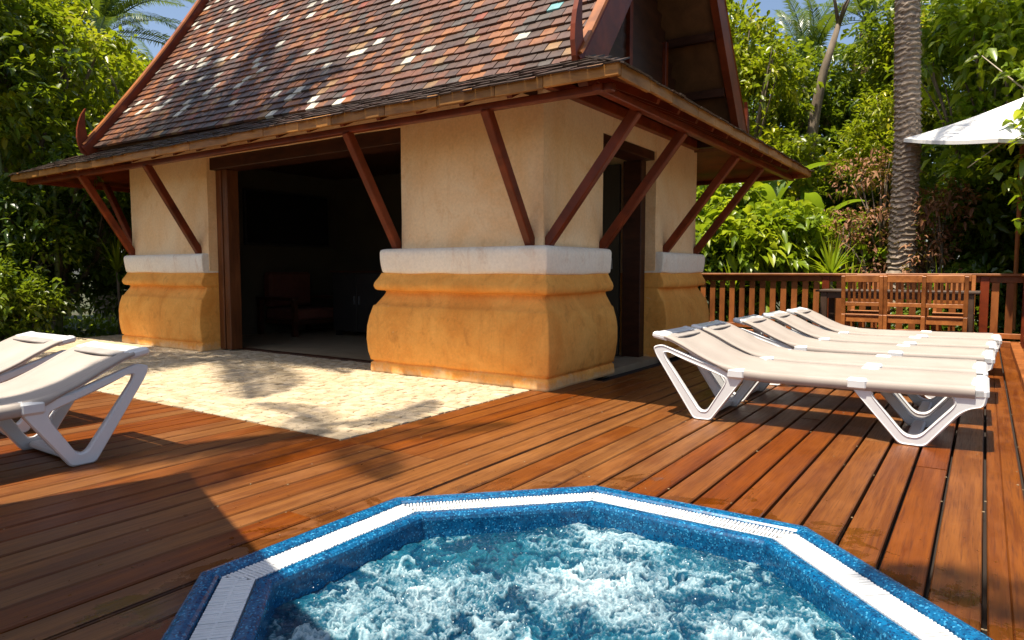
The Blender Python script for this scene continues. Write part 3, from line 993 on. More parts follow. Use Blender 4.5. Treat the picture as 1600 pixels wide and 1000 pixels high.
# barge boards with their upturned feet, gable walls
def barge(x, fr, side):
    pts = [(roof_pt(x, S_MAX*i/14, fr)[0].y, roof_pt(x, S_MAX*i/14, fr)[0].z) for i in range(15)]
    y0, z0 = pts[0]
    d = 1 if fr else -1
    foot = [(y0 - d*0.10, z0 - 0.09), (y0 - d*0.05, z0 - 0.055)]
    path = foot + pts
    t = 0.028
    sec = [(0.135, -t), (0.135, t), (0.11, t+0.012), (-0.13, t+0.012), (-0.13, -t-0.012), (0.11, -t-0.012)]
    if not fr: sec = [(-a, b) for a, b in sec]
    rot = Matrix(((0,1,0,x), (1,0,0,0), (0,0,1,0), (0,0,0,1)))       # path x -> world y, section y -> world x
    m = MB().sweep(path, sec, M=rot)
    # capping strip on top of the board
    sec2 = [(0.137, -t-0.02), (0.137, t+0.02), (0.157, t+0.012), (0.157, -t-0.012)]
    if not fr: sec2 = [(-a, b) for a, b in sec2]
    b = m.build('barge_board', M_redwood, roof)
    MB().sweep(path[1:], sec2, M=rot).build('barge_cap', M_fence, roof)
    # horn at the foot, curling up and out
    ctrl = [(0.0, -0.06), (-0.06, -0.03), (-0.105, 0.05), (-0.135, 0.15), (-0.14, 0.26), (-0.13, 0.36), (-0.11, 0.45), (-0.075, 0.53)]
    wd = [0.20, 0.19, 0.165, 0.14, 0.115, 0.085, 0.05, 0.012]
    vs = []; fs = []
    for (a, c), w in zip(ctrl, wd):
        for (o, xx) in ((-w/2, -t*0.7), (w/2, -t*0.7), (w/2, t*0.7), (-w/2, t*0.7)):
            vs.append((x + xx, y0 - d*(-a + 0.02) + d*o*0.9, z0 + c + o*0.35))
    n = len(ctrl)
    fs = [[i*4+k, i*4+(k+1) % 4, (i+1)*4+(k+1) % 4, (i+1)*4+k] for i in range(n-1) for k in range(4)]
    fs += [[0,1,2,3], [(n-1)*4+k for k in range(4)]]
    mh = MB(); mh.face_ids(vs, fs)
    mh.build('horn', M_redwood, roof)
for x, sd_ in ((RX1 + 0.02, 1), (RX0 - 0.02, -1)):
    for fr in (True, False):
        barge(x, fr, sd_)
gable = MB()
for gxp in (BX1 - 0.06, BX0 + 0.06):
    prof = [(roof_pt(0, S_MAX*i/12, True)[0].y + 0.06, roof_pt(0, S_MAX*i/12, True)[0].z - 0.04) for i in range(13)]
    prof2 = [(2*RY - y, z) for y, z in prof[::-1]]
    poly = [(gxp, y, z) for y, z in prof + prof2]
    gable.face_ids(poly + [(gxp - 0.03, y, z) for _, y, z in poly], [list(range(len(poly))), [len(poly) + i for i in range(len(poly))][::-1]])
gob = gable.build('gable_wall', M_darkwood, pav, fix=False)
zb = 2.62
while zb < RTOP - 0.25:
    h = 0.155
    # half width of the gable at the board's top
    s = 0
    while roof_pt(0, s)[0].z < zb + h and s < S_MAX: s += 0.02
    yl = roof_pt(0, s)[0].y + 0.08
    vs = []
    m = MB()
    M = Matrix.Translation((BX1 - 0.045, 0, zb)) @ Matrix.Rotation(R(5), 4, 'Y')
    m.box((-0.008, yl, 0), (0.014, 2*RY - yl, h - 0.006), 0, M)
    m.build('gable_board', M_darkwood, gob)
    zb += h
for yb in (RY, RY + 0.95, RY - 0.95):
    top = RTOP - 0.3 - abs(yb - RY)*1.5
    MB().box((BX1 - 0.03, yb - 0.035, 2.62), (BX1 + 0.02, yb + 0.035, top), ch=0.004).build('gable_batten', M_redwood, gob)
MB().beam((RX0, RY, RTOP + 0.03), (RX1, RY, RTOP + 0.03), 0.16, 0.10, ch=0.03).build('ridge_cap', M_tile[0], roof)

# ------------------------------------------------------------------ inside the pavilion
ls = thing('wall_screen', (BX0 + T, 7.3, 1.4), 'large black wall screen hanging inside the dim pavilion', 'screen')
MB().box((BX0 + T + 0.002, 6.47, 1.40), (BX0 + T + 0.06, 8.1, 2.25), ch=0.006).build('screen_frame', M_black, ls)
MB().box((BX0 + T + 0.058, 6.50, 1.43), (BX0 + T + 0.066, 8.07, 2.22)).build('screen_panel', M_screen, ls)
ac = thing('armchair', (-8.9, 7.15, 0.012), 'low red cushioned armchair in the dark pavilion room', 'armchair')
MB().box((-9.3, 6.75, 0.25), (-8.5, 7.55, 0.42), ch=0.03).build('seat_cushion', M_redcloth, ac)
MB().box((-9.35, 6.75, 0.44), (-9.15, 7.55, 0.98), ch=0.04).build('back_cushion', M_redcloth, ac)
for ay in (6.64, 7.56):
    MB().box((-9.38, ay, 0.55), (-8.48, ay + 0.10, 0.60), ch=0.008).build('armrest', M_darkwood, ac)
for lx in (-9.36, -8.54):
    for ly in (6.65, 7.58):
        MB().box((lx, ly, 0.013), (lx + 0.07, ly + 0.07, 0.55)).build('leg', M_darkwood, ac)
MB().box((-9.30, 6.75, 0.18), (-8.50, 7.55, 0.245)).build('seat_frame', M_darkwood, ac)
cb = thing('cabinet', (-7.7, 7.45, 0.012), 'black low cabinet standing on the pale pavilion floor', 'cabinet')
MB().box((-8.25, 7.2, 0.09), (-7.15, 7.7, 0.97), ch=0.006).build('cabinet_body', M_black, cb)
MB().box((-8.28, 7.17, 0.972), (-7.12, 7.73, 1.0), ch=0.004).build('cabinet_top', M_darkwood, cb)
for k in range(2):
    d_ = MB().box((-8.22 + k*0.54, 7.182, 0.12), (-7.71 + k*0.54, 7.198, 0.95), ch=0.003).build('cabinet_door', M_black, cb)
    MB().box((-7.76 + k*0.10, 7.165, 0.5), (-7.745 + k*0.10, 7.181, 0.62)).build('handle', M_metal, d_)
for k, (lx, ly) in enumerate(((-8.22, 7.22), (-7.25, 7.22), (-8.22, 7.6), (-7.25, 7.6))):
    MB().box((lx, ly, 0.013), (lx + 0.07, ly + 0.07, 0.088)).build('foot', M_black, cb)
# tall dark jar by the side door
jar = thing('floor_jar', (BX1 - 0.62, 6.72, 0.012), 'tall black floor jar standing inside the side doorway', 'jar')
prof = [(0.10,0.013),(0.14,0.05),(0.19,0.25),(0.20,0.42),(0.17,0.60),(0.11,0.72),(0.09,0.80),(0.12,0.86),(0.11,0.87)]
m = MB(); n = 20; vs = []
for r_, z in prof:
    for k in range(n): vs.append((BX1 - 0.62 + r_*math.cos(2*math.pi*k/n), 6.72 + r_*math.sin(2*math.pi*k/n), z))
fs = [[i*n+k, i*n+(k+1) % n, (i+1)*n+(k+1) % n, (i+1)*n+k] for i in range(len(prof)-1) for k in range(n)]
fs.append(list(range(n)))
m.face_ids(vs, fs); m.build('jar_body', M_black, jar, smooth=True)
MB().box((BX1 - 0.74, 6.60, 0.871), (BX1 - 0.50, 6.84, 0.90), ch=0.01).build('jar_lid', M_darkwood, jar)

# ------------------------------------------------------------------ hot tub
tub = thing('hot_tub', (TCX, TCY, 0), 'octagonal blue speckled hot tub with white overflow grate sunk in the deck', 'hot tub')
def octo(o, z, c8=math.cos(R(22.5))):
    h = (TH - o)/c8
    return [(TCX + h*math.cos(R(22.5 + 45*k)), TCY + h*math.sin(R(22.5 + 45*k)), z) for k in range(8)]
def octo_loft(prof, name, mat, smooth=False):
    vs = []; fs = []
    for o, z in prof: vs += octo(o, z)
    n = len(prof)
    for i in range(n-1):
        for k in range(8):
            fs.append([i*8+k, i*8+(k+1) % 8, (i+1)*8+(k+1) % 8, (i+1)*8+k])
    m = MB(); m.face_ids(vs, fs)
    return m.build(name, mat, tub, smooth)
octo_loft([(0.0,-0.06),(0.0,0.008),(0.004,0.014),(0.011,0.018),(0.024,0.020),(0.042,0.019),(0.056,0.015),(0.064,0.008),(0.067,0.000),(0.067,-0.05)], 'outer_rim', M_tub)
octo_loft([(0.067,-0.05),(0.188,-0.05)], 'overflow_channel', M_tub)
octo_loft([(0.188,-0.05),(0.188,0.004),(0.192,0.012),(0.202,0.016),(0.226,0.017),(0.238,0.013),(0.245,0.004),(0.248,-0.01),(0.250,-0.10),(0.252,-0.40),(0.32,-0.45),(0.55,-0.48),(0.56,-0.85),(1.0,-0.86)], 'inner_shell', M_tub)
# grate: short white cross bars on two spines
bars = []
for k in range(8):
    a0 = R(22.5 + 45*k); a1 = R(22.5 + 45*(k+1)); am = (a0 + a1)/2
    nrm = Vector((math.cos(am), math.sin(am), 0)); tan = Vector((-nrm.y, nrm.x, 0))
    ho = TH - 0.076; hi_ = TH - 0.185
    so = ho*math.tan(R(22.5)); si = hi_*math.tan(R(22.5))
    pit = 0.0142
    nb = int(2*so/pit)
    for i in range(nb):
        u = -so + (i + 0.5)*pit
        # bars at the corners are cut on the mitre
        o0 = ho
        i0 = hi_ if abs(u) < si else (abs(u)/math.tan(R(22.5)) + 0.004)
        if o0 - i0 < 0.012: continue
        bars.append((k, u, i0, o0, nrm, tan))
def bar_shape(m, b):
    k, u, i0, o0, nrm, tan = b
    base = Vector((TCX, TCY, 0))
    w = 0.0050
    jit = brng.uniform(-0.0012, 0.0012)
    sec = [(-w, -0.006), (-w, 0.009), (-w*0.6, 0.0115), (w*0.6, 0.0115), (w, 0.009), (w, -0.006)]
    vs = []
    for d in (i0, o0):
        for (t_, z) in sec:
            vs.append(base + nrm*d + tan*(u + t_) + Vector((0, 0, z + jit - (0.003 if d == o0 else 0))))
    fs = [[q, (q+1) % 6, 6 + (q+1) % 6, 6 + q] for q in range(6)] + [list(range(6)), [6+q for q in range(6)]]
    m.face_ids(vs, fs)
brng = random.Random(2)
def bar_key(b):
    p = Vector((TCX, TCY, 0)) + b[4]*b[3] + b[5]*b[1]
    vis = p.y > 0.75
    return (0 if vis else 10) + (p - Vector((0,0,1))).length
bars.sort(key=bar_key)
for b in bars[:300]:
    m = MB(); bar_shape(m, b); m.build('grate_bar', M_grate, tub)
m = MB()
for b in bars[300:]: bar_shape(m, b)
m.build('grate_bar_field', M_grate, tub, kind='stuff')
for o in (0.122, 0.174):
    octo_loft([(o, -0.01), (o, 0.0085), (o + 0.008, 0.0085), (o + 0.008, -0.01)], 'grate_spine', M_grate)

# ------------------------------------------------------------------ churning water
H2 = TH - 0.248
NW = 430
xs = np.linspace(-H2 - 0.01, H2 + 0.01, NW)
X, Y = np.meshgrid(xs, xs)
_pr = np.random.RandomState(12)
_perm = np.tile(_pr.permutation(256), 3)
_ga = _pr.rand(256)*2*np.pi
_gx, _gy = np.cos(_ga), np.sin(_ga)
def gnoise(x, y):
    xi = np.floor(x).astype(int); yi = np.floor(y).astype(int)
    fx, fy = x - xi, y - yi
    u = fx*fx*fx*(fx*(fx*6 - 15) + 10); v = fy*fy*fy*(fy*(fy*6 - 15) + 10)
    def dot(ix, iy, dx, dy):
        h = _perm[(_perm[ix & 255] + iy) & 255]
        return _gx[h]*dx + _gy[h]*dy
    a = dot(xi, yi, fx, fy); b = dot(xi+1, yi, fx-1, fy); c = dot(xi, yi+1, fx, fy-1); d = dot(xi+1, yi+1, fx-1, fy-1)
    return (a*(1-u) + b*u)*(1-v) + (c*(1-u) + d*u)*v
def fbm(x, y, o=4, g=0.55):
    s_, a, f = 0, 1.0, 1.0
    for k in range(o):
        s_ = s_ + a*gnoise(x*f + 17.3*k, y*f + 9.1*k); a *= g; f *= 2.03
    return s_
def stream(x, y):
    return 0.8*fbm(x*3.6 + 5, y*3.6 + 2, 3, 0.55)/3.6 + 0.6*fbm(x*12 + 31, y*12 + 11, 2)/12
# foam drawn out by eddies: carry every point back along a swirling flow
ax_, ay_ = X.copy(), Y.copy(); eps = 0.004
for _ in range(5):
    dpx = (stream(ax_ + eps, ay_) - stream(ax_ - eps, ay_))/(2*eps)
    dpy = (stream(ax_, ay_ + eps) - stream(ax_, ay_ - eps))/(2*eps)
    ax_ = ax_ + dpy*0.016; ay_ = ay_ - dpx*0.016
thread = 1 - np.abs(fbm(ax_*12, ay_*12, 5, 0.62))*2.1
thread2 = 1 - np.abs(fbm(ax_*27 + 7, ay_*27 + 3, 4, 0.66))*2.0
body = fbm(ax_*4.2 + 2.2, ay_*4.2 + 8.1, 6, 0.64)
dist = np.maximum(np.maximum(np.abs(X), np.abs(Y)), (np.abs(X) + np.abs(Y))/math.sqrt(2))
edge = np.clip((H2 - dist)/0.14, 0, 1)
pool = np.exp(-(((X + 0.50)/0.17)**2 + ((Y - 0.36)/0.14)**2)) + 0.6*np.exp(-(((X - 0.30)/0.15)**2 + ((Y + 0.02)/0.10)**2))
aer = np.clip(0.42 + 0.95*body - 0.30*(1 - edge) - 0.35*pool, 0, 1)
foam = np.clip(-0.06 + 0.95*body + 0.24*(thread - 0.5) + 0.24*(thread2 - 0.5) - 0.30*(1 - edge) - 0.8*pool + 0.21 + 0.55*fbm(X*1.7 + 3, Y*1.7 + 6, 2), 0, 1)
heights = (0.030*fbm(X*3.0 + 1, Y*3.0 + 4, 3) + 0.022*body + 0.010*np.clip(thread, -1, 1)*foam + 0.018*fbm(X*13, Y*13, 4, 0.62))*(0.40 + 0.60*edge)
Z = -0.075 + heights
V = np.stack([X + TCX, Y + TCY, Z], -1).reshape(-1, 3)
idx = np.arange(NW*NW).reshape(NW, NW)
inside = (dist[:-1, :-1] < H2 + 0.012)
a = idx[:-1, :-1][inside]; b = idx[:-1, 1:][inside]; c = idx[1:, 1:][inside]; d = idx[1:, :-1][inside]
F = np.concatenate([np.stack([a, b, c], -1), np.stack([a, c, d], -1)])
wme = np_mesh('water', V, F, M_water, {'foam': foam.ravel(), 'aer': aer.ravel()}, smooth=True)
link_mesh('water', wme, None, 'structure')
# flung drops
M_drop = simple('water_drop', (0.80,0.88,0.90), (0.9,0.95,0.95), (9,9,9), 0.08, 0.0)
m = MB()
wr = random.Random(6)
for _ in range(330):
    px, py = wr.uniform(-H2, H2), wr.uniform(-H2, H2)
    if max(abs(px), abs(py), (abs(px)+abs(py))/1.414) > H2 - 0.02: continue
    r_ = wr.uniform(0.0010, 0.0030)
    j = int((py + H2)/(2*H2)*(NW-1)); i = int((px + H2)/(2*H2)*(NW-1))
    z = Z[j, i] + (wr.random()**3)*0.06 + r_*0.5
    c0 = Vector((px + TCX, py + TCY, z))
    vs = [c0 + Vector(q)*r_ for q in ((1,0,0),(-1,0,0),(0,1,0),(0,-1,0),(0,0,1),(0,0,-1))]
    m.face_ids(vs, [[0,2,4],[2,1,4],[1,3,4],[3,0,4],[2,0,5],[1,2,5],[3,1,5],[0,3,5]])
tag(m.build('water_drops', M_drop, smooth=True), 'small bright drops flung up over the churning tub water', 'water drops', kind='stuff')

# ------------------------------------------------------------------ sun loungers
def smooth_path(pts, n=6):
    out = []
    P = [Vector((p[0], p[1])) for p in pts]
    for i in range(len(P)-1):
        p0 = P[max(i-1, 0)]; p1 = P[i]; p2 = P[i+1]; p3 = P[min(i+2, len(P)-1)]
        for k in range(n):
            t = k/n
            q = 0.5*((2*p1) + (p2-p0)*t + (2*p0-5*p1+4*p2-p3)*t*t + (-p0+3*p1-3*p2+p3)*t**3)
            out.append((q.x, q.y))
    out.append((P[-1].x, P[-1].y))
    return out
def round_corners(pts, r, n=5):
    """closed polygon with rounded corners"""
    out = []
    N = len(pts)
    for i in range(N):
        a = Vector(pts[i-1]); b = Vector(pts[i]); c = Vector(pts[(i+1) % N])
        rr = r[i] if isinstance(r, (list, tuple)) else r
        d1 = (a-b); d2 = (c-b)
        l1 = min(rr, d1.length*0.45); l2 = min(rr, d2.length*0.45)
        p = b + d1.normalized()*l1; q = b + d2.normalized()*l2
        for k in range(n+1):
            t = k/n
            w = p*(1-t)**2 + b*2*t*(1-t) + q*t*t
            out.append((w.x, w.y))
    return out
LW = 0.62
def plate_frame(name, outer, inner, y0, y1, parent, ro, ri):
    """a flat frame in the xz plane: outer polygon with a hole, both with rounded corners, same corner count"""
    A = round_corners(outer, ro, 6); B = round_corners(inner, ri, 6)
    n = len(A)
    c = 0.009
    def toward(P, Q, d):
        out = []
        for p, q in zip(P, Q):
            v = Vector((q[0]-p[0], q[1]-p[1])); L = v.length
            v = v*(d/L) if L > 1e-6 else v
            out.append((p[0]+v.x, p[1]+v.y))
        return out
    A2 = toward(A, B, c); B2 = toward(B, A, c)
    rings = [[(p[0], y0 + c, p[1]) for p in A], [(p[0], y0, p[1]) for p in A2], [(p[0], y0 + 0.004, p[1]) for p in toward(A, B, 0.016)],
             [(p[0], y0 + 0.004, p[1]) for p in toward(B, A, 0.016)], [(p[0], y0, p[1]) for p in B2], [(p[0], y0 + c, p[1]) for p in B], [(p[0], y1 - c, p[1]) for p in B],
             [(p[0], y1, p[1]) for p in B2], [(p[0], y1, p[1]) for p in A2], [(p[0], y1 - c, p[1]) for p in A]]
    vs = [p for r_ in rings for p in r_]
    K = len(rings)
    fs = [[i*n + k, i*n + (k+1) % n, ((i+1) % K)*n + (k+1) % n, ((i+1) % K)*n + k] for i in range(K) for k in range(n)]
    m = MB(); m.face_ids(vs, fs)
    return m.build(name, M_plastic, parent)
def make_lounger():
    root = thing('sun_lounger', (0, 0, 0), 'x', 'sun lounger', 'white plastic sun loungers on the deck')
    SP = smooth_path([(0.0,0.565),(0.10,0.545),(0.24,0.478),(0.38,0.410),(0.52,0.370),(0.72,0.352),(1.1,0.352),(1.5,0.356),(1.84,0.362)], 5)
    for y0 in (0.0, LW - 0.042):
        y1 = y0 + 0.042
        # leg frame under the backrest: a leaning triangle
        plate_frame('leg_frame', [(-0.03,0.475),(-0.015,0.425),(0.265,0.0),(0.385,0.0),(0.60,0.31),(0.585,0.352),(0.40,0.372),(0.20,0.44),(0.03,0.495)],
                    [(0.055,0.440),(0.065,0.405),(0.31,0.065),(0.355,0.065),(0.475,0.262),(0.47,0.300),(0.37,0.333),(0.20,0.392),(0.09,0.440)],
                    y0, y1, root, [0.02,0.05,0.02,0.02,0.03,0.02,0.15,0.15,0.03], [0.02,0.03,0.03,0.03,0.04,0.02,0.10,0.10,0.02])
        # leg frame under the foot end: a wide V
        plate_frame('leg_frame', [(1.20,0.345),(1.23,0.302),(1.485,0.0),(1.615,0.0),(1.80,0.235),(1.89,0.262),(1.90,0.325),(1.55,0.345),(1.32,0.345)],
                    [(1.335,0.300),(1.345,0.262),(1.515,0.058),(1.585,0.058),(1.735,0.245),(1.745,0.262),(1.74,0.300),(1.55,0.312),(1.40,0.312)],
                    y0, y1, root, [0.02,0.04,0.02,0.02,0.08,0.02,0.02,0.1,0.1], [0.02,0.05,0.05,0.05,0.03,0.02,0.02,0.1,0.05])
        # long side rail
        sec = [(-0.024, y0+0.004), (-0.024, y1-0.004), (-0.018, y1), (0.018, y1), (0.024, y1-0.004), (0.024, y0+0.004), (0.018, y0), (-0.018, y0)]
        MB().sweep([(0.50,0.332),(0.9,0.322),(1.4,0.324),(1.88,0.334)], sec).build('side_rail', M_plastic, root)
        # backrest rail under the sling
        sec = [(-0.030, y0+0.016), (-0.030, y1-0.012), (-0.010, y1-0.008), (-0.010, y0+0.010)]
        MB().sweep([p for p in SP if p[0] < 0.56], sec).build('backrest_rail', M_plastic, root)
        for u in (0.545, 1.255):
            MB().box((u - 0.055, y0 - 0.016, 0.298), (u + 0.06, y1 + 0.016, 0.3655), ch=0.014).build('bracket', M_plastic, root)
    # cross bars
    for (u, z) in ((0.325, 0.03), (1.55, 0.03)):
        MB().box((u - 0.035, 0.043, z - 0.018), (u + 0.035, LW - 0.043, z + 0.018), ch=0.01).build('stretcher', M_plastic, root)
    # moulded head piece; a grey strip on it paints the shade of a grip recess
    ang = math.atan2(0.565-0.545, 0.10)
    Mh = Matrix.Translation((0.0, 0, 0.563)) @ Matrix.Rotation(ang, 4, 'Y')
    MB().box((-0.030, 0.0, -0.026), (0.046, LW, 0.010), 0, Mh, 0.012).build('head_bar', M_plastic, root)
    for y0 in (-0.004, LW + 0.004 - 0.075):
        MB().box((-0.034, y0, -0.030), (0.085, y0 + 0.075, 0.0125), 0, Mh, 0.012).build('corner_cap', M_plastic, root)
    MB().box((0.052, 0.085, -0.004), (0.125, LW - 0.085, 0.0075), 0, Mh, 0.003).build('grip_shade', M_grip_shade, root)
    fb = MB().box((1.815, 0.0, 0.302), (1.905, LW, 0.358), ch=0.014)
    fb.build('foot_bar', M_plastic, root)
    # sling: cloth stretched over the rails with hems wrapped round them
    vs = []; fs = []
    cross = [(0.006, -0.060), (-0.008, -0.052), (-0.010, -0.020), (-0.004, -0.002), (0.010, 0.006), (0.10, 0.002), (0.22, -0.006), (0.31, -0.008), (0.40, -0.006), (0.52, 0.002), (LW-0.010, 0.006), (LW+0.004, -0.002), (LW+0.010, -0.020), (LW+0.008, -0.052), (LW-0.006, -0.060)]
    path = [p for p in SP if p[0] >= 0.035]
    K = len(cross)
    for i, (u, z) in enumerate(path):
        back = u < 0.5
        f = max(0.0, min(1.0, (u - 0.42)/0.12))
        for (y, dz) in cross:
            dd = dz
            if dz < -0.015: dd = dz*(0.36 + 0.64*f)
            sag = -0.010*math.sin(math.pi*max(0, min(1, y/LW)))*(1 if 0.6 < u < 1.8 else 0.5)
            vs.append((u, y, z + dd + sag + 0.001*math.sin(u*40 + y*9)))
    n = len(path)
    fs = [[i*K+k, i*K+k+1, (i+1)*K+k+1, (i+1)*K+k] for i in range(n-1) for k in range(K-1)]
    m = MB(); m.face_ids(vs, fs)
    sl_ = m.build('sling', M_sling, root, smooth=True)
    return root
M_grip_shade = simple('grip_shade_grey', (0.28,0.25,0.225), (0.34,0.305,0.28), (9,9,9), 0.7, 0.0)  # grey for the strip that stands in for the grip's shading
proto = make_lounger()
RL = [(-1.86, 4.50, 0, 'nearest white lounger of the row by the right railing, both V legs fully in view'),
      (-1.865, 5.27, 0.3, 'second white lounger of the right row, counted from the hot tub'),
      (-1.82, 6.22, -0.4, 'third white lounger of the right row, in its middle'),
      (-1.79, 7.08, 0.4, 'fourth white lounger of the right row, next to the one by the dining chairs'),
      (-1.75, 7.92, 0.0, 'last white lounger of the right row, in front of the dining chairs')]
for i, (x, y, a, lb) in enumerate(RL):
    o = proto if i == 0 else copy_tree(proto)
    o.location = (x, y, 0); o.rotation_euler = (0, 0, R(a)); o['label'] = lb
for x, y, a, lb in ((-3.80 - LW, 1.975, -90, 'white lounger at the left edge nearest the hot tub, its V leg on the boards'),
                    (-4.86 - LW, 2.05, -89, 'white lounger at the left edge by the paving, half hidden behind another')):
    o = copy_tree(proto); o.location = (x, y, 0); o.rotation_euler = (0, 0, R(a)); o['label'] = lb

# ------------------------------------------------------------------ deck railing
FY, FX = 11.20, 0.40
def railing(name, label, a, b, post_at, step):
    a = Vector(a); b = Vector(b); L = (b-a).length; d = (b-a)/L
    root = thing(name, a, label, 'railing')
    ang = math.atan2(d.y, d.x)
    M = Matrix.Translation(a) @ Matrix.Rotation(ang, 4, 'Z')
    def bx(lo, hi, nm, mat=M_fence, ch=0.004, par=None):
        return MB().box(lo, hi, 0, M, ch).build(nm, mat, par or root)
    bx((0, -0.075, 0.925), (L, 0.075, 0.962), 'top_rail', ch=0.008)
    bx((0, -0.020, 0.84), (L, 0.020, 0.924), 'upper_rail')
    bx((0, -0.022, 0.10), (L, 0.022, 0.17), 'lower_rail')
    bx((0, -0.16, 0.0), (L, -0.06, 0.075), 'kerb_board')
    for p in post_at:
        bx((p - 0.05, -0.052, -0.25), (p + 0.05, 0.052, 0.922), 'post', M_redwood)
    s = step*0.6
    while s < L - 0.05:
        if all(abs(s - p) > 0.10 for p in post_at):
            bx((s - 0.042, -0.012, 0.172), (s + 0.042, 0.012, 0.838), 'baluster', ch=0.003)
        s += step
    return root
railing('deck_railing', 'long reddish wooden railing behind the dining set at the back of the deck', (-4.4, FY, 0), (FX + 0.05, FY, 0), (0.06, 2.44, 4.4), 0.158)
railing('deck_railing', 'reddish wooden railing along the right edge of the deck', (FX + 0.06, FY - 0.08, 0), (FX + 0.06, 6.3, 0), (0.06, 2.4, 4.8), 0.158)

# ------------------------------------------------------------------ dining set by the railing
def make_chair():
    root = thing('dining_chair', (0,0,0), 'x', 'chair', 'slatted wooden dining chairs')
    W = 0.47
    # local: back at y = 0, seat towards +y
    for x in (0, W - 0.045):
        b = MB(); b.beam((x + 0.022, 0.06, 0.0), (x + 0.022, 0.045, 0.45), 0.045, 0.045, ch=0.004, up=(0,1,0))
        b.beam((x + 0.022, 0.045, 0.448), (x + 0.022, -0.04, 0.935), 0.045, 0.035, ch=0.004, up=(0,1,0))
        b.build('rear_leg', M_teak, root)
        MB().box((x, 0.40, 0.0), (x + 0.045, 0.445, 0.42), ch=0.004).build('front_leg', M_teak, root)
        MB().box((x + 0.008, 0.09, 0.36), (x + 0.036, 0.40, 0.41)).build('side_apron', M_teak, root)
    MB().box((0.045, -0.055, 0.855), (W - 0.045, -0.025, 0.945), ch=0.005).build('back_top_rail', M_teak, root)
    MB().box((0.045, 0.008, 0.555), (W - 0.045, 0.032, 0.605), ch=0.004).build('back_low_rail', M_teak, root)
    for k in range(6):
        x = 0.075 + k*(W - 0.15 - 0.028)/5
        MB().beam((x + 0.014, 0.018, 0.60), (x + 0.014, -0.036, 0.86), 0.028, 0.014, up=(0,1,0)).build('back_slat', M_teak, root)
    for k in range(6):
        MB().box((0.0, 0.07 + k*0.066, 0.421), (W, 0.07 + k*0.066 + 0.056, 0.440), ch=0.003).build('seat_slat', M_teak, root)
    MB().box((0.045, 0.055, 0.355), (W - 0.045, 0.078, 0.412)).build('rear_apron', M_teak, root)
    MB().box((0.045, 0.41, 0.355), (W - 0.045, 0.435, 0.412)).build('front_apron', M_teak, root)
    MB().box((0.045, 0.05, 0.16), (W - 0.045, 0.07, 0.195)).build('back_stretcher', M_teak, root)
    return root
ch0 = make_chair()
CH = [(-1.50, 9.62, 0, 'left chair of the three wooden chairs with their backs to the loungers'),
      (-1.03, 9.63, -1, 'middle chair of the three wooden chairs with their backs to the loungers'),
      (-0.62, 9.58, 1, 'right chair of the three wooden chairs with their backs to the loungers'),
      (-1.10, 10.98, 180, 'wooden chair across the table between railing and table, left one'),
      (-0.10, 10.98, 181, 'wooden chair across the table between railing and table, right one')]
for i, (x, y, a, lb) in enumerate(CH):
    o = ch0 if i == 0 else copy_tree(ch0)
    o.location = (x, y, 0.002); o.rotation_euler = (0, 0, R(a)); o['label'] = lb
tb = thing('dining_table', (-0.95, 10.25, 0), 'dark slatted outdoor dining table behind the wooden chairs', 'table')
for k in range(7):
    MB().box((-1.86, 9.88 + k*0.105, 0.722), (-0.04, 9.88 + k*0.105 + 0.096, 0.748), ch=0.003).build('top_slat', M_tabletop, tb)
for y in (9.92, 10.52):
    MB().box((-1.78, y, 0.64), (-0.12, y + 0.03, 0.72)).build('apron', M_tabletop, tb)
for x in (-1.80, -0.18):
    for y in (9.90, 10.50):
        MB().box((x, y, 0.002), (x + 0.08, y + 0.08, 0.721), ch=0.004).build('leg', M_tabletop, tb)

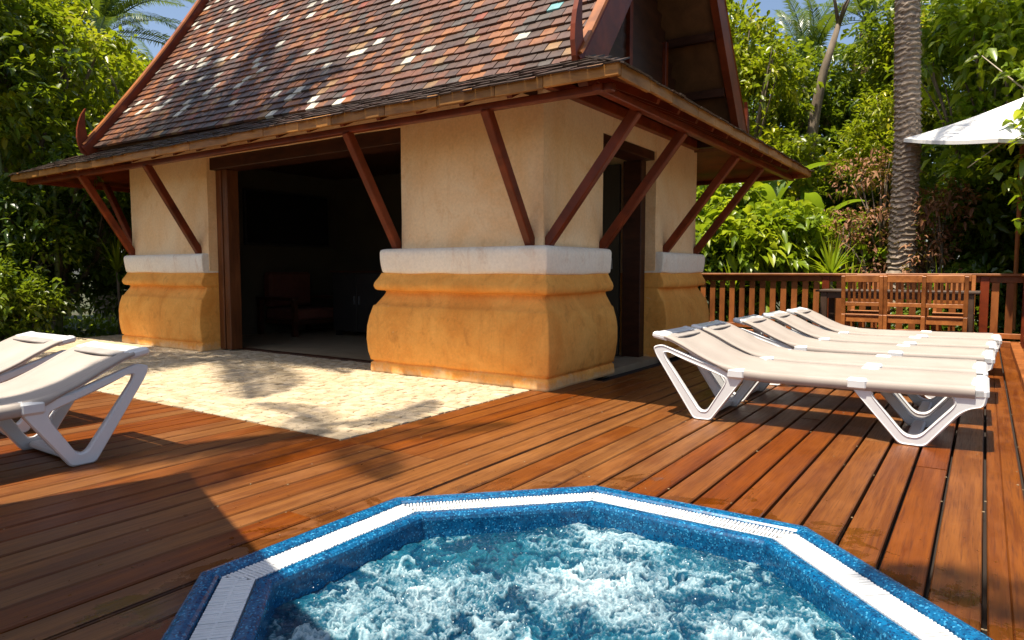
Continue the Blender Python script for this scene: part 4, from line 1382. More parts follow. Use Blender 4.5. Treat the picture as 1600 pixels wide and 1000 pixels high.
# ------------------------------------------------------------------ parasols
def parasol(name, label, loc, half, zlow, ztop, rz, tilt=0.0):
    root = thing(name, (loc[0], loc[1], loc[2]), label, 'parasol', None, R(rz))
    MP = Matrix.Translation(loc) @ Matrix.Rotation(R(rz), 4, 'Z')
    M = MP @ Matrix.Translation((0, 0, zlow)) @ Matrix.Rotation(R(tilt), 4, 'X') @ Matrix.Translation((0, 0, -zlow))
    n = 10
    vs = []; fs = []
    corners = [(-half, -half), (half, -half), (half, half), (-half, half)]
    for k in range(4):
        a = corners[k]; b = corners[(k+1) % 4]
        base = len(vs)
        for i in range(n+1):
            t = i/n
            for j in range(n+1):
                s = j/n
                x = (a[0] + (b[0]-a[0])*s)*t; y = (a[1] + (b[1]-a[1])*s)*t
                sag = 0.05*math.sin(math.pi*s)*t*0.6 + 0.06*math.sin(math.pi*t)*0.6
                vs.append((x*(1 - 0.02*math.sin(math.pi*s)*t), y*(1 - 0.02*math.sin(math.pi*s)*t), ztop - (ztop - zlow)*t - sag + 0.02))
        for i in range(n):
            for j in range(n):
                fs.append([base + i*(n+1)+j, base + i*(n+1)+j+1, base + (i+1)*(n+1)+j+1, base + (i+1)*(n+1)+j])
    m = MB(); m.face_ids([M @ Vector(v) for v in vs], fs)
    cano = m.build('canopy', M_canopy, root, smooth=True)
    # short hanging hem
    m = MB()
    for k in range(4):
        a = corners[k]; b = corners[(k+1) % 4]
        for j in range(n):
            P = []
            for s in (j/n, (j+1)/n):
                f = 1 - 0.02*math.sin(math.pi*s)
                P.append(Vector(((a[0] + (b[0]-a[0])*s)*f, (a[1] + (b[1]-a[1])*s)*f, zlow - 0.03*math.sin(math.pi*s) + 0.02)))
            m.face_ids([M @ P[0], M @ P[1], M @ (P[1] - Vector((0,0,0.05))), M @ (P[0] - Vector((0,0,0.05)))], [[0,1,2,3]])
    m.build('hem', M_canopy, cano)
    for (cx, cy) in corners + [(half, 0), (-half, 0), (0, half), (0, -half)]:
        MB().beam(M @ Vector((0, 0, ztop - 0.05)), M @ Vector((cx*0.97, cy*0.97, zlow - 0.03)), 0.02, 0.03).build('rib', M_fence, root)
    MB().tube([MP @ Vector((0, 0, 0)), MP @ Vector((0, 0, zlow - 0.1)), M @ Vector((0, 0, zlow + 0.1)), M @ Vector((0, 0, ztop + 0.03))], 0.028, 12).build('pole', M_fence, root)
    MB().tube([M @ Vector((0, 0, ztop + 0.02)), M @ Vector((0, 0, ztop + 0.07)), M @ Vector((0,0,ztop + 0.11))], [0.03, 0.035, 0.01], 12).build('finial', M_fence, root)
    MB().tube([MP @ Vector((0, 0, 0.0)), MP @ Vector((0, 0, 0.06)), MP @ Vector((0, 0, 0.09))], [0.26, 0.26, 0.06], 20).build('base', M_metal, root)
    return root
parasol('parasol', 'white square parasol rising behind the right railing among yellow green leaves', (0.35, 11.98, -0.32), 1.06, 3.12, 3.70, 34.35, 10.5)
parasol('parasol', 'white square parasol standing on the deck beside the hot tub, its corner shading the boards', (-2.56, -0.83, 0), 1.5, 2.72, 3.25, -18)

# ------------------------------------------------------------------ vegetation
M_leaf_y = leaf_material('leaf_yellow_green', (0.07,0.105,0.005), (0.21,0.25,0.008), (0.52,0.46,0.012), 0.44)
M_leaf_g = leaf_material('leaf_green', (0.028,0.066,0.006), (0.080,0.13,0.009), (0.22,0.25,0.012), 0.38)
M_leaf_d = leaf_material('leaf_dark', (0.020,0.050,0.007), (0.052,0.10,0.010), (0.15,0.20,0.014), 0.32)
M_leaf_l = leaf_material('leaf_lime', (0.06,0.12,0.006), (0.18,0.26,0.010), (0.48,0.50,0.016), 0.44)
M_leaf_b = leaf_material('leaf_dead_brown', (0.10,0.035,0.015), (0.20,0.075,0.028), (0.34,0.16,0.07), 0.15, 0.7)
M_leaf_p = leaf_material('palm_green', (0.030,0.065,0.012), (0.065,0.12,0.020), (0.14,0.18,0.03), 0.25, 0.35)
M_leaf_o = leaf_material('palm_dry', (0.12,0.07,0.02), (0.22,0.13,0.035), (0.32,0.21,0.06), 0.2, 0.6)

def leaves(rs, P, D, ln, wd, tone, droop=0.25, fold=0.25):
    """P (n,3) leaf bases, D (n,3) unit directions -> verts, tris, tone per vertex"""
    n = len(P)
    up = np.zeros((n, 3)); up[:, 2] = 1
    up += rs.normal(0, 0.45, (n, 3))
    S = np.cross(D, up); S /= (np.linalg.norm(S, axis=1, keepdims=True) + 1e-9)
    N = np.cross(S, D)
    L = ln[:, None]; Wd = wd[:, None]
    drop = np.zeros((n, 3)); drop[:, 2] = -1
    base = P
    mid = P + D*L*0.48 - N*Wd*fold*0.35
    tip = P + D*L*0.97 + drop*L*droop
    left = P + D*L*0.42 + S*Wd*0.5 + N*Wd*fold*0.5
    right = P + D*L*0.42 - S*Wd*0.5 + N*Wd*fold*0.5
    l2 = P + D*L*0.75 + S*Wd*0.33 + N*Wd*fold*0.2 + drop*L*droop*0.45
    r2 = P + D*L*0.75 - S*Wd*0.33 + N*Wd*fold*0.2 + drop*L*droop*0.45
    V = np.stack([base, left, right, mid, l2, r2, tip], 1).reshape(-1, 3)
    T = np.array([[0,3,1],[0,2,3],[1,3,4],[3,2,5],[3,6,4],[3,5,6]])
    F = (np.arange(n)[:, None, None]*7 + T[None]).reshape(-1, 3)
    return V, F, np.repeat(tone, 7)

def crown_mesh(name, seed, lobes, n_twigs, per, leaf, ratio, mat, spread=0.10, droop=0.25, inner=0.45, tl=0.25, clump=1.6):
    """lobes: (x,y,z, rx,ry,rz). Twigs scattered through the lobes' outer volume, leaves along each twig"""
    rs = np.random.RandomState(seed)
    L = np.array(lobes, float)
    wgt = (L[:, 3]*L[:, 4]*L[:, 5])**(2/3); wgt /= wgt.sum()
    li = rs.choice(len(L), n_twigs, p=wgt)
    d = rs.normal(size=(n_twigs, 3)); d /= np.linalg.norm(d, axis=1, keepdims=True)
    d[:, 2] = np.where((d[:, 2] < -0.35) & (rs.rand(n_twigs) < 0.6), -d[:, 2], d[:, 2])
    # uneven outline: radius wobbles with direction
    wob = 0.86 + 0.20*np.sin(d[:, 0]*5.1 + li*1.7 + seed)*np.cos(d[:, 2]*4.3 + li*2.9) + 0.13*np.sin(d[:, 1]*9.0 + li*0.7 + d[:, 2]*7)
    u = inner + (1.04 - inner)*rs.rand(n_twigs)**0.6
    P0 = L[li, :3] + d*L[li, 3:]*(u*wob)[:, None]
    dirs = d*0.75 + rs.normal(0, 0.5, (n_twigs, 3)); dirs[:, 2] += 0.25
    dirs /= np.linalg.norm(dirs, axis=1, keepdims=True)
    ttone = np.clip(0.5 + 0.24*np.sin(P0[:, 0]*clump*1.9 + P0[:, 2]*clump*2.3)*np.cos(P0[:, 1]*clump*2.1 + P0[:, 2]*clump) + rs.normal(0, 0.16, n_twigs), 0, 1)
    k = np.tile(np.arange(per), n_twigs); ti = np.repeat(np.arange(n_twigs), per)
    t = (k + rs.rand(len(k)))/per
    P = P0[ti] + dirs[ti]*(t*tl)[:, None] + rs.normal(0, spread*0.35, (len(k), 3))
    D = dirs[ti]*(0.35 + 0.5*t)[:, None] + rs.normal(0, 0.62, (len(k), 3)); D[:, 2] -= 0.05
    D /= np.linalg.norm(D, axis=1, keepdims=True)
    ln = leaf*(0.65 + 0.6*rs.rand(len(k))); wd = ln*ratio*(0.8 + 0.4*rs.rand(len(k)))
    tone = np.clip(ttone[ti] + rs.normal(0, 0.10, len(k)), 0, 1)
    V, F, T = leaves(rs, P, D, ln, wd, tone, droop)
    return np_mesh(name, V, F, mat, {'tone': T})

def plant(name, label, cat, base, lobes, seed, mat, n_twigs, per=9, leaf=0.12, ratio=0.45, trunk=0.10, group=None, tl=0.25, droop=0.25, inner=0.45, kind_trunk='trunk', limbs=True):
    """lobes relative to base"""
    root = thing(name, base, label, cat, group)
    B = np.array(base)
    LB = [(l[0]+B[0], l[1]+B[1], l[2]+B[2], *l[3:]) for l in lobes]
    me = crown_mesh('crown', seed, LB, n_twigs, per, leaf, ratio, mat, tl=tl, droop=droop, inner=inner)
    o = link_mesh('crown', me, root, 'stuff', None, True)
    r_ = random.Random(seed)
    m = MB()
    zt = min(l[2] for l in lobes)
    b = Vector(base)
    fork = b + Vector((r_.uniform(-0.15, 0.15), r_.uniform(-0.15, 0.15), max(0.3, zt*0.55)))
    m.tube([b - Vector((0,0,0.1)), b + (fork-b)*0.5 + Vector((r_.uniform(-.06,.06), r_.uniform(-.06,.06), 0)), fork], [trunk*1.2, trunk, trunk*0.85], 9)
    for l in LB:
        c = Vector(l[:3])
        mid = fork + (c - fork)*0.5 + Vector((r_.uniform(-.2,.2), r_.uniform(-.2,.2), r_.uniform(-.1,.25)))
        m.tube([fork, mid, c, c + Vector((r_.uniform(-.3,.3)*l[3], r_.uniform(-.3,.3)*l[4], 0.6*l[5]))], [trunk*0.7, trunk*0.45, trunk*0.25, trunk*0.08], 6)
        for _ in range(3):
            e = c + Vector((r_.uniform(-.75,.75)*l[3], r_.uniform(-.75,.75)*l[4], r_.uniform(-.2,.8)*l[5]))
            m.tube([mid, (mid + e)/2 + Vector((0, 0, 0.1)), e], [trunk*0.32, trunk*0.2, trunk*0.05], 5)
    m.build(kind_trunk, M_bark, root, smooth=True)
    return root

GZ = -0.32
def lob(seed, n, cx, cy, z0, z1, rx, ry, r0, r1):
    """n lobes scattered in a box"""
    q = random.Random(seed); out = []
    for _ in range(n):
        r = q.uniform(r0, r1)
        out.append((cx + q.uniform(-rx, rx), cy + q.uniform(-ry, ry), q.uniform(z0, z1), r*q.uniform(0.85, 1.2), r*q.uniform(0.85, 1.2), r*q.uniform(0.7, 1.0)))
    return out

# left of the pavilion
plant('broadleaf_tree', 'tall yellow green tree filling the upper left corner beyond the pavilion eave', 'tree', (-14.6, 5.6, GZ), lob(1, 11, 0, 0, 2.6, 6.3, 1.9, 1.8, 0.8, 1.25), 21, M_leaf_y, 2500, 9, 0.17, 0.42, 0.16)
plant('broadleaf_tree', 'bushy green tree between the left barge board and the yellow green tree', 'tree', (-16.2, 8.9, GZ), lob(2, 12, 0, 0, 2.4, 5.5, 1.9, 1.9, 0.8, 1.3), 22, M_leaf_y, 2100, 9, 0.18, 0.42, 0.16)
plant('broadleaf_tree', 'dark green tree at the far left edge of the picture', 'tree', (-13.9, 3.3, GZ), lob(3, 9, 0, 0, 2.2, 5.6, 1.3, 1.3, 0.7, 1.1), 23, M_leaf_g, 1700, 9, 0.16, 0.45, 0.14)
plant('shrub', 'dark leafy shrub under the left end of the eave', 'shrub', (-13.0, 5.2, GZ), lob(4, 9, 0, 0, 0.9, 3.0, 1.0, 1.2, 0.6, 0.95), 24, M_leaf_d, 1500, 9, 0.15, 0.42, 0.09)
plant('shrub', 'dark shrub close to the left plinth of the pavilion', 'shrub', (-12.6, 7.4, GZ), lob(5, 8, 0, 0, 0.8, 2.8, 1.0, 1.0, 0.6, 0.9), 25, M_leaf_d, 1200, 9, 0.15, 0.42, 0.09)
plant('shrub', 'low green shrub behind the two left loungers', 'shrub', (-11.9, 4.2, GZ), lob(6, 7, 0, 0, 0.5, 1.7, 0.7, 0.7, 0.4, 0.6), 26, M_leaf_g, 800, 9, 0.12, 0.4, 0.06)
plant('tree', 'dark tree in the background left of the pavilion roof', 'tree', (-19.5, 8.0, GZ), lob(7, 12, 0, 0, 1.5, 6.3, 2.0, 2.6, 1.1, 1.7), 27, M_leaf_d, 2000, 9, 0.24, 0.45, 0.2)
plant('tree', 'dark tree far behind the left end of the pavilion', 'tree', (-15.5, 13.2, GZ), lob(8, 10, 0, 0, 1.5, 5.6, 2.2, 1.8, 1.1, 1.6), 28, M_leaf_d, 1500, 9, 0.24, 0.45, 0.2)

# behind the railing
plant('glossy_shrub', 'tall glossy leaved shrub right beside the gable edge', 'shrub', (-4.7, 16.2, GZ), lob(9, 15, 0, 0, 1.6, 6.3, 1.3, 1.1, 0.75, 1.15), 31, M_leaf_y, 2600, 9, 0.17, 0.45, 0.13)
plant('broadleaf_shrub', 'bright green large leaved shrub behind the railing next to the pavilion', 'shrub', (-3.4, 12.9, GZ), lob(10, 11, 0, 0, 0.9, 2.5, 1.15, 0.6, 0.45, 0.7), 32, M_leaf_l, 950, 8, 0.26, 0.42, 0.07, droop=0.4, tl=0.32)
plant('broadleaf_shrub', 'bright large leaved shrub between banana plants and palm trunk', 'shrub', (-2.15, 13.2, GZ), lob(11, 8, 0, 0, 0.7, 1.9, 0.7, 0.5, 0.4, 0.6), 33, M_leaf_l, 600, 8, 0.24, 0.42, 0.06, droop=0.4, tl=0.3)
plant('tree', 'mid green tree behind the leaning grey trunk', 'tree', (-3.0, 18.4, GZ), lob(12, 14, 0, 0, 2.4, 7.1, 1.5, 1.2, 0.9, 1.4), 34, M_leaf_g, 2300, 9, 0.19, 0.42, 0.18)
plant('tree', 'feathery yellow green tree left of the ringed palm trunk', 'tree', (-2.0, 16.8, GZ), lob(13, 8, 0, 0, 2.6, 6.0, 0.8, 0.8, 0.6, 0.9), 35, M_leaf_y, 1500, 10, 0.15, 0.30, 0.12)
plant('tree', 'dark tree far back behind the glossy shrub', 'tree', (-6.5, 20.5, GZ), lob(14, 13, 0, 0, 1.5, 7.3, 2.2, 1.2, 1.2, 1.7), 36, M_leaf_d, 1600, 9, 0.24, 0.45, 0.2)
plant('tree', 'dark tree far back behind the ringed palm trunk', 'tree', (-1.6, 21.0, GZ), lob(15, 13, 0, 0, 1.5, 7.4, 2.0, 1.2, 1.2, 1.7), 37, M_leaf_g, 2000, 9, 0.24, 0.42, 0.2)
plant('tree', 'tall tree with feathery top in the upper right corner', 'tree', (0.9, 17.0, GZ), lob(16, 12, 0, 0, 2.6, 7.4, 1.2, 1.1, 0.8, 1.3), 38, M_leaf_g, 2400, 10, 0.16, 0.30, 0.16)
plant('broadleaf_shrub', 'yellow green large leaved shrub around the white parasol', 'shrub', (0.05, 13.9, GZ), lob(17, 12, 0, 0, 2.7, 5.2, 0.95, 0.5, 0.45, 0.7), 39, M_leaf_l, 1000, 8, 0.23, 0.46, 0.08, droop=0.35, tl=0.32)
plant('shrub', 'dark green shrub below the white parasol', 'shrub', (0.35, 13.4, GZ), lob(18, 9, 0, 0, 0.7, 2.3, 0.8, 0.6, 0.5, 0.75), 40, M_leaf_g, 1000, 9, 0.19, 0.42, 0.07)
plant('climbing_shrub', 'loose shrub with lime leaves hanging in front of the white parasol', 'shrub', (0.95, 10.6, GZ), [(-0.35,0.2,2.9,0.30,0.3,0.35),(-0.2,0.3,2.2,0.35,0.3,0.4),(0.1,0.1,3.3,0.45,0.4,0.5),(0.2,0.1,1.7,0.4,0.4,0.5),(0.3,0.0,2.5,0.4,0.4,0.5),(-0.55,0.3,2.55,0.2,0.2,0.16),(-0.45,0.2,3.5,0.28,0.3,0.3)], 41, M_leaf_l, 210, 7, 0.19, 0.46, 0.05, droop=0.4, tl=0.30)
plant('dead_shrub', 'dry brown shrub hanging left of the foot of the ringed palm trunk', 'shrub', (-1.66, 12.9, GZ), lob(19, 9, 0.0, -0.1, 0.9, 3.2, 0.34, 0.3, 0.26, 0.44), 42, M_leaf_b, 300, 8, 0.11, 0.36, 0.05, droop=0.4, inner=0.1)
plant('dead_shrub', 'dry brown shrub hanging right of the foot of the ringed palm trunk', 'shrub', (-0.66, 12.8, GZ), lob(29, 7, 0.0, -0.1, 0.9, 2.8, 0.26, 0.3, 0.22, 0.38), 47, M_leaf_b, 220, 8, 0.11, 0.36, 0.05, droop=0.4, inner=0.1)
plant('shrub', 'dark shrub behind the railing at the right corner of the deck', 'shrub', (1.6, 12.2, GZ), lob(20, 9, 0, 0, 0.6, 3.4, 0.5, 0.8, 0.5, 0.8), 43, M_leaf_g, 1000, 9, 0.19, 0.42, 0.07)
plant('low_shrub', 'low dark shrub close behind the railing by the pavilion', 'shrub', (-4.2, 12.2, GZ), lob(22, 6, 0, 0, 0.4, 1.2, 0.5, 0.3, 0.35, 0.5), 44, M_leaf_d, 500, 9, 0.13, 0.42, 0.05)
plant('low_shrub', 'low dark shrub seen through the railing behind the table', 'shrub', (-0.3, 12.3, GZ), lob(23, 8, 0, 0, 0.3, 0.9, 0.6, 0.3, 0.35, 0.5), 45, M_leaf_d, 700, 9, 0.13, 0.42, 0.05)

# palms
def frond_mesh(name, seed, length, leaflet, n, mat, droop=0.5, up=0.9, width=0.035, vshape=0.5):
    rs = np.random.RandomState(seed)
    t = np.linspace(0, 1, 26)
    ang = up - (up + droop)*t**1.3
    ds = length/25
    x = np.concatenate([[0], np.cumsum(np.cos(ang[:-1])*ds)]); z = np.concatenate([[0], np.cumsum(np.sin(ang[:-1])*ds)])
    V = []; F = []; T = []
    # rachis: thin three sided
    for i in range(26):
        w = 0.022*(1 - 0.85*t[i])*length/2.6
        V += [(x[i], -w, z[i]), (x[i], w, z[i]), (x[i], 0, z[i] + w)]
    for i in range(25):
        for k in range(3):
            a = i*3+k; b = i*3+(k+1) % 3
            F += [(a, b, b+3), (a, b+3, a+3)]
    T += [0.6]*len(V)
    for side in (-1, 1):
        for i in range(n):
            tt = 0.14 + 0.86*(i + rs.rand()*0.4)/n
            px, pz = np.interp(tt, t, x), np.interp(tt, t, z)
            an = np.interp(tt, t, ang)
            L = leaflet*(math.sin(math.pi*min(1, tt*0.93 + 0.10))**0.7)*(0.85 + 0.3*rs.rand())
            fwd = np.array([math.cos(an), 0, math.sin(an)]); nrm = np.array([-math.sin(an), 0, math.cos(an)])
            out = np.array([0, side, 0])
            d = fwd*(0.55 + 0.35*tt) + out*0.85 + nrm*(vshape*(1 - 0.5*tt)); d /= np.linalg.norm(d)
            p0 = np.array([px, 0, pz])
            p1 = p0 + d*L*0.5; p2 = p0 + d*L*0.92 + np.array([0, 0, -L*(0.22 + 0.2*rs.rand())])
            s = np.cross(d, nrm); s /= np.linalg.norm(s)
            w = width*(0.8 + 0.4*rs.rand())
            b = len(V)
            V += [tuple(p0 - s*w*0.3), tuple(p0 + s*w*0.3), tuple(p1 - s*w*0.5), tuple(p1 + s*w*0.5), tuple(p2)]
            F += [(b, b+1, b+3), (b, b+3, b+2), (b+2, b+3, b+4)]
            T += [float(np.clip(0.5 + rs.normal(0, 0.2), 0, 1))]*5
    return np_mesh(name, V, F, mat, {'tone': T})
F_green = [frond_mesh('frond', 50 + i, 2.6, 0.62, 46, M_leaf_p, d_, u_) for i, (d_, u_) in enumerate(((0.5, 1.0), (0.9, 0.6), (0.2, 1.2)))]
F_date = [frond_mesh('frond', 60 + i, 2.4, 0.42, 52, M_leaf_p, d_, u_, 0.026) for i, (d_, u_) in enumerate(((0.3, 0.9), (0.7, 0.7), (0.1, 1.1)))]
F_dry = [frond_mesh('dry_frond', 70 + i, 2.0, 0.36, 40, M_leaf_o, d_, u_, 0.026) for i, (d_, u_) in enumerate(((1.3, 0.2), (1.5, -0.3)))]

def ringed_trunk(path, r0, r1, ring=0.075, jag=0.18, n=26, seed=0):
    """a palm trunk with raised, broken leaf scars"""
    q = random.Random(seed)
    P = [Vector(p) for p in path]
    L = [0]
    for i in range(1, len(P)): L.append(L[-1] + (P[i]-P[i-1]).length)
    tot = L[-1]
    rows = int(tot/(ring/4))
    vs = []
    for i in range(rows+1):
        s = tot*i/rows
        k = 0
        while k < len(L)-2 and L[k+1] < s: k += 1
        f = (s - L[k])/max(1e-6, L[k+1]-L[k])
        c = P[k].lerp(P[k+1], f)
        rr = r0 + (r1-r0)*s/tot
        for m_ in range(n):
            a = 2*math.pi*m_/n
            off = noise.noise(Vector((math.cos(a)*1.3, math.sin(a)*1.3, s*1.7 + seed)))*0.9
            ph = ((s/ring + off) % 1.0)
            saw = (1 - ph)**1.5
            b = noise.noise(Vector((math.cos(a)*4, math.sin(a)*4, s*9 + seed)))
            r_ = rr*(1 + jag*(saw - 0.5) + 0.10*b)
            vs.append(c + Vector((math.cos(a)*r_, math.sin(a)*r_, b*0.012)))
    fs = [[i*n+k, i*n+(k+1) % n, (i+1)*n+(k+1) % n, (i+1)*n+k] for i in range(rows) for k in range(n)]
    m = MB(); m.face_ids(vs, fs); m.face_ids([vs[rows*n + k] for k in range(n)], [list(range(n))])
    return m
M_palmbark = simple('palm_bark', (0.15,0.105,0.072), (0.36,0.285,0.215), (9,9,22), 0.9, 0.7, 0.02)

def palm(name, label, path, r0, r1, fronds, dry, meshes, dmeshes, seed, scale=1.0, ring=0.075, jag=0.18, cat='palm', kmin=-25, kmax=75):
    base = path[0]
    root = thing(name, base, label, cat)
    ringed_trunk(path, r0, r1, ring, jag, 26, seed).build('trunk', M_palmbark, root)
    q = random.Random(seed)
    top = Vector(path[-1])
    inv = Matrix.Translation(-Vector(base))
    for i in range(fronds + dry):
        isdry = i >= fronds
        me = q.choice(dmeshes if isdry else meshes)
        o = bpy.data.objects.new('dry_frond' if isdry else 'frond', me)
        C.objects.link(o)
        o.parent = root
        az = i*2.39996 + q.uniform(-0.3, 0.3)
        el = q.uniform(-65, -30) if isdry else kmax + (kmin - kmax)*((i+0.5)/fronds) + q.uniform(-8, 8)
        s = scale*q.uniform(0.85, 1.12)
        M = Matrix.Translation(top - Vector((0, 0, 0.25 if isdry else 0.0))) @ Matrix.Rotation(az, 4, 'Z') @ Matrix.Rotation(R(-el + 25), 4, 'Y') @ Matrix.Rotation(q.uniform(-0.5, 0.5), 4, 'X') @ Matrix.Scale(s, 4)
        o.matrix_basis = inv @ M
    return root
palm('ringed_palm', 'tall palm with thick ringed grey trunk behind the dining chairs', [(-1.14, 12.45, GZ), (-1.10, 12.45, 1.0), (-1.08, 12.45, 3.0), (-1.16, 12.45, 5.2), (-1.20, 12.45, 9.0)], 0.205, 0.15, 20, 3, F_green, F_dry, 3, 1.15, 0.085, 0.20)
palm('date_palm', 'palm with brown dry fronds standing behind the upper left trees', [(-18.2, 8.6, GZ), (-18.2, 8.6, 4.0), (-18.1, 8.6, 6.7)], 0.3, 0.27, 40, 26, F_date, F_dry, 5, 1.25, 0.11, 0.22)
palm('slender_palm', 'slim palm with upright fronds against the sky right of the gable', [(-4.15, 19.4, GZ), (-4.1, 19.4, 4.0), (-4.05, 19.4, 6.0)], 0.15, 0.13, 14, 4, F_date, F_dry, 7, 1.0, 0.08, 0.2, kmin=15, kmax=85)
palm('fan_palm', 'palm with drooping dry fronds left of the ringed trunk at the top edge', [(-2.75, 19.6, GZ), (-2.7, 19.6, 4.0), (-2.7, 19.6, 7.2)], 0.16, 0.14, 18, 8, F_date, F_dry, 9, 1.0, 0.08, 0.2)
# two palms outside the picture whose crowns shade the paving and boards
palm('leaning_palm', 'leaning palm at the left of the deck whose crown shades the paving', [(-8.6, 0.9, GZ), (-8.4, 1.3, 3.0), (-8.2, 1.8, 5.6), (-7.9, 2.3, 7.4)], 0.17, 0.12, 26, 5, F_green, F_dry, 12, 1.08)
palm('bent_palm', 'slender bent palm left of the tub whose few fronds dapple the boards', [(-5.2, -2.2, GZ), (-5.1, -1.6, 3.5), (-4.7, -0.6, 6.8), (-4.3, 0.15, 8.8)], 0.16, 0.11, 8, 0, F_green, F_dry, 17, 0.62)
palm('garden_palm', 'palm behind the tub whose crown shades the near corner of the deck', [(1.9, -2.6, GZ), (1.6, -2.0, 3.0), (1.1, -1.0, 6.4), (0.35, -0.35, 8.2)], 0.17, 0.12, 13, 1, F_green, F_dry, 14, 0.72)

# bare leaning grey trunk
lt = thing('bare_tree', (-3.6, 16.0, GZ), 'bare grey leaning trunk between the banana plants and the mid green tree', 'bare tree')
MB().tube([(-3.6, 16.0, GZ), (-3.45, 16.0, 1.5), (-3.25, 16.0, 3.2), (-3.12, 16.0, 4.4), (-2.98, 16.0, 5.2), (-2.72, 16.0, 6.1)], [0.15, 0.13, 0.12, 0.11, 0.085, 0.05], 10).build('trunk', M_bark, lt, smooth=True)
for e in ((-2.4, 16.2, 6.9), (-2.9, 15.8, 7.0), (-2.5, 15.7, 6.5)):
    MB().tube([(-2.72, 16.0, 6.08), ((-2.72+e[0])/2, (16+e[1])/2, (6.1+e[2])/2 + 0.1), e], [0.045, 0.03, 0.012], 7).build('limb', M_bark, lt, smooth=True)

# banana plants: each big leaf a part
def banana_leaf(seed, L, W, arch):
    q = random.Random(seed)
    n = 14; vs = []; fs = []
    xx, zz = 0.0, 0.0; a = R(78); ds = L/n
    for i in range(n+1):
        t = i/n
        w = W*(math.sin(math.pi*min(1, t*0.88 + 0.10))**0.55)*(1 if t < 0.97 else 0.4) if t > 0.12 else 0.015
        fr = q.uniform(0.85, 1.05)
        lift = 0.35
        vs += [(xx, -w*fr, zz + w*lift), (xx, -w*0.5, zz + w*lift*0.55), (xx, 0, zz), (xx, w*0.5, zz + w*lift*0.55), (xx, w*fr, zz + w*lift)]
        a -= R(arch)/n*(0.4 + 1.4*t)
        xx += math.cos(a)*ds; zz += math.sin(a)*ds
    for i in range(n):
        for k in range(4):
            if q.random() < 0.06 and k in (0, 3): continue
            b = i*5 + k
            fs += [(b, b+1, b+6), (b, b+6, b+5)]
    return np_mesh('leaf', np.array(vs), np.array(fs), M_leaf_ban, {'tone': np.full(len(vs), q.uniform(0.3, 0.95))}, smooth=True)
M_leaf_ban = leaf_material('banana_leaf', (0.05,0.11,0.012), (0.11,0.20,0.016), (0.26,0.34,0.025), 0.45, 0.32)
ban_meshes = [banana_leaf(90 + i, 1.5, 0.19, (55, 80, 110, 130)[i]) for i in range(4)]
def banana(label, base, h, n, seed, s):
    root = thing('banana_plant', base, label, 'banana plant', 'banana plants')
    q = random.Random(seed)
    MB().tube([base, (base[0] + 0.03, base[1], base[2] + h*0.5), (base[0] + 0.02, base[1], base[2] + h)], [0.12, 0.10, 0.06], 10).build('stem', M_stem, root, smooth=True)
    for i in range(n):
        o = bpy.data.objects.new('leaf', q.choice(ban_meshes)); C.objects.link(o); o.parent = root
        az = i*2.4 + q.uniform(-0.4, 0.4)
        o.matrix_basis = Matrix.Translation((0.02, 0, h - 0.05 - 0.05*(i % 4))) @ Matrix.Rotation(az, 4, 'Z') @ Matrix.Rotation(R(q.uniform(-8, 22)), 4, 'Y') @ Matrix.Scale(s*q.uniform(0.8, 1.1), 4)
    return root
M_stem = simple('green_stem', (0.10,0.14,0.03), (0.18,0.20,0.06), (4,4,9), 0.6, 0.2)
banana('tall banana plant just right of the gable edge', (-3.55, 14.2, GZ), 2.2, 8, 3, 1.1)
banana('banana plant with arching leaf right of the eave tip', (-2.75, 14.4, GZ), 1.9, 8, 8, 1.0)
banana('small banana plant with yellow leaf left of the ringed trunk', (-2.1, 14.6, GZ), 1.5, 7, 5, 0.9)

# strap leaved plants standing behind the railing
def strap_mesh(seed):
    rs = np.random.RandomState(seed)
    V = []; F = []; T = []
    for i in range(34):
        az = i*2.4; el = R(85 - 62*(i/34)**0.8) + rs.normal(0, 0.08)
        L = 0.85*(0.7 + 0.4*rs.rand()); w = 0.022
        d = np.array([math.cos(az)*math.cos(el), math.sin(az)*math.cos(el), math.sin(el)]); s = np.array([-math.sin(az), math.cos(az), 0])
        b = len(V)
        for k in range(5):
            t = k/4
            p = d*L*t + np.array([0, 0, -0.32*L*t*t*math.cos(el)])
            ww = w*(1 - t**2*0.95)
            V += [tuple(p - s*ww), tuple(p + s*ww)]
        for k in range(4):
            F += [(b+2*k, b+2*k+1, b+2*k+3), (b+2*k, b+2*k+3, b+2*k+2)]
        T += [float(np.clip(0.5 + rs.normal(0, 0.22), 0, 1))]*10
    return np_mesh('strap_leaves', V, F, M_leaf_l, {'tone': T})
st_me = [strap_mesh(5), strap_mesh(6)]
for i, (x, y, h, lb) in enumerate(((-2.05, 12.1, 1.25, 'strap leaved plant on a thin cane behind the railing, left of the palm trunk'), (-1.75, 12.0, 0.8, 'low strap leaved plant right in front of the ringed palm trunk'),
                                   (-3.55, 11.9, 0.95, 'strap leaved plant behind the railing near the pavilion plinth'), (-0.55, 12.1, 0.7, 'low strap leaved plant behind the railing above the right chair'),
                                   (-11.9, 5.8, 1.3, 'strap leaved plant in the dark bed beside the left plinth'), (-11.6, 3.3, 1.0, 'strap leaved plant at the left edge behind the loungers'))):
    root = thing('strap_plant', (x, y, GZ), lb, 'plant', 'strap leaved plants')
    MB().tube([(x, y, GZ), (x + 0.03, y, GZ + h*0.6), (x, y, GZ + h)], [0.03, 0.025, 0.022], 7).build('cane', M_bark, root, smooth=True)
    o = link_mesh('strap_leaves', st_me[i % 2], root, 'stuff')
    o.location = (0, 0, h); o.rotation_euler = (0, 0, i*1.3)
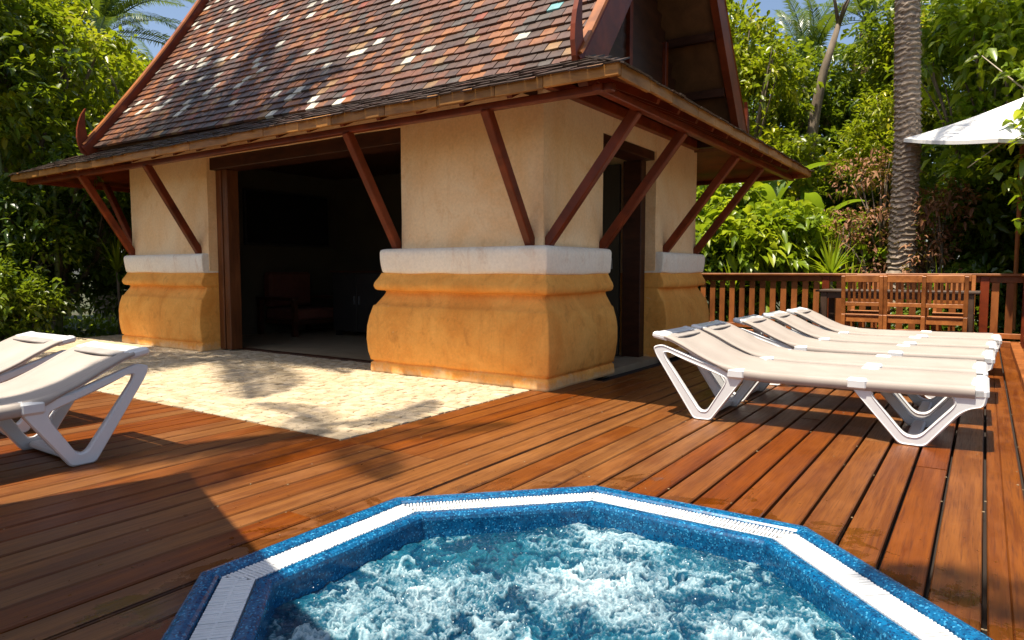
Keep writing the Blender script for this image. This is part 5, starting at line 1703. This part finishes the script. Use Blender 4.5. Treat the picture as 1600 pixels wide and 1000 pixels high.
# bamboo canes on the left
for i, (x, y, t_) in enumerate(((-12.35, 3.75, 0.25), (-12.6, 4.5, -0.1), (-12.2, 5.0, 0.12))):
    root = thing('cane_stem', (x, y, GZ), ('leaning green cane at the left edge of the picture', 'upright green cane behind the left loungers', 'green cane just left of the pavilion strut')[i], 'cane', 'green canes in the left bed')
    pts = [(x + t_*k/6, y, GZ + 0.55*k) for k in range(7)]
    MB().tube(pts, [0.05 - 0.005*k for k in range(7)], 8).build('stem', M_stem, root, smooth=True)
# vine branches before the parasol
for i, (pts, lb) in enumerate(((((1.1, 10.7, 2.2), (0.7, 10.7, 2.9), (0.25, 10.8, 3.3), (-0.15, 10.9, 3.75)), 'pale bare branch crossing above the white parasol'),
                              (((1.2, 10.7, 2.0), (0.6, 10.8, 2.55), (0.1, 10.9, 2.62), (-0.25, 11.0, 2.35)), 'pale thin branch arching below the white parasol'))):
    root = thing('bare_branch', pts[0], lb, 'branch')
    MB().tube(pts, [0.016, 0.013, 0.010, 0.005], 6).build('branch', simple('pale_bark', (0.30,0.25,0.17), (0.42,0.36,0.26), (9,9,9), 0.8, 0.2) if i == 0 else bpy.data.materials['pale_bark'], root, smooth=True)
# ground cover under the trees
rs = np.random.RandomState(77)
n = 9000
P = np.concatenate([np.stack([rs.uniform(-6, 3, n//2), rs.uniform(11.6, 17, n//2), np.full(n//2, GZ) + rs.rand(n//2)*0.22], -1),
                    np.stack([rs.uniform(-17, -11.4, n//2), rs.uniform(2.0, 11, n//2), np.full(n//2, GZ) + rs.rand(n//2)*0.30], -1)])
D = rs.normal(0, 0.6, (len(P), 3)); D[:, 2] = np.abs(D[:, 2]) + 0.2; D /= np.linalg.norm(D, axis=1, keepdims=True)
V, F, T_ = leaves(rs, P, D, 0.16*(0.6 + 0.8*rs.rand(len(P))), 0.07*(0.6 + 0.8*rs.rand(len(P))), rs.rand(len(P)))
tag(link_mesh('ground_cover', np_mesh('ground_cover', V, F, M_leaf_g, {'tone': T_})), 'low leafy ground cover under the trees around the deck', 'ground cover', kind='stuff')
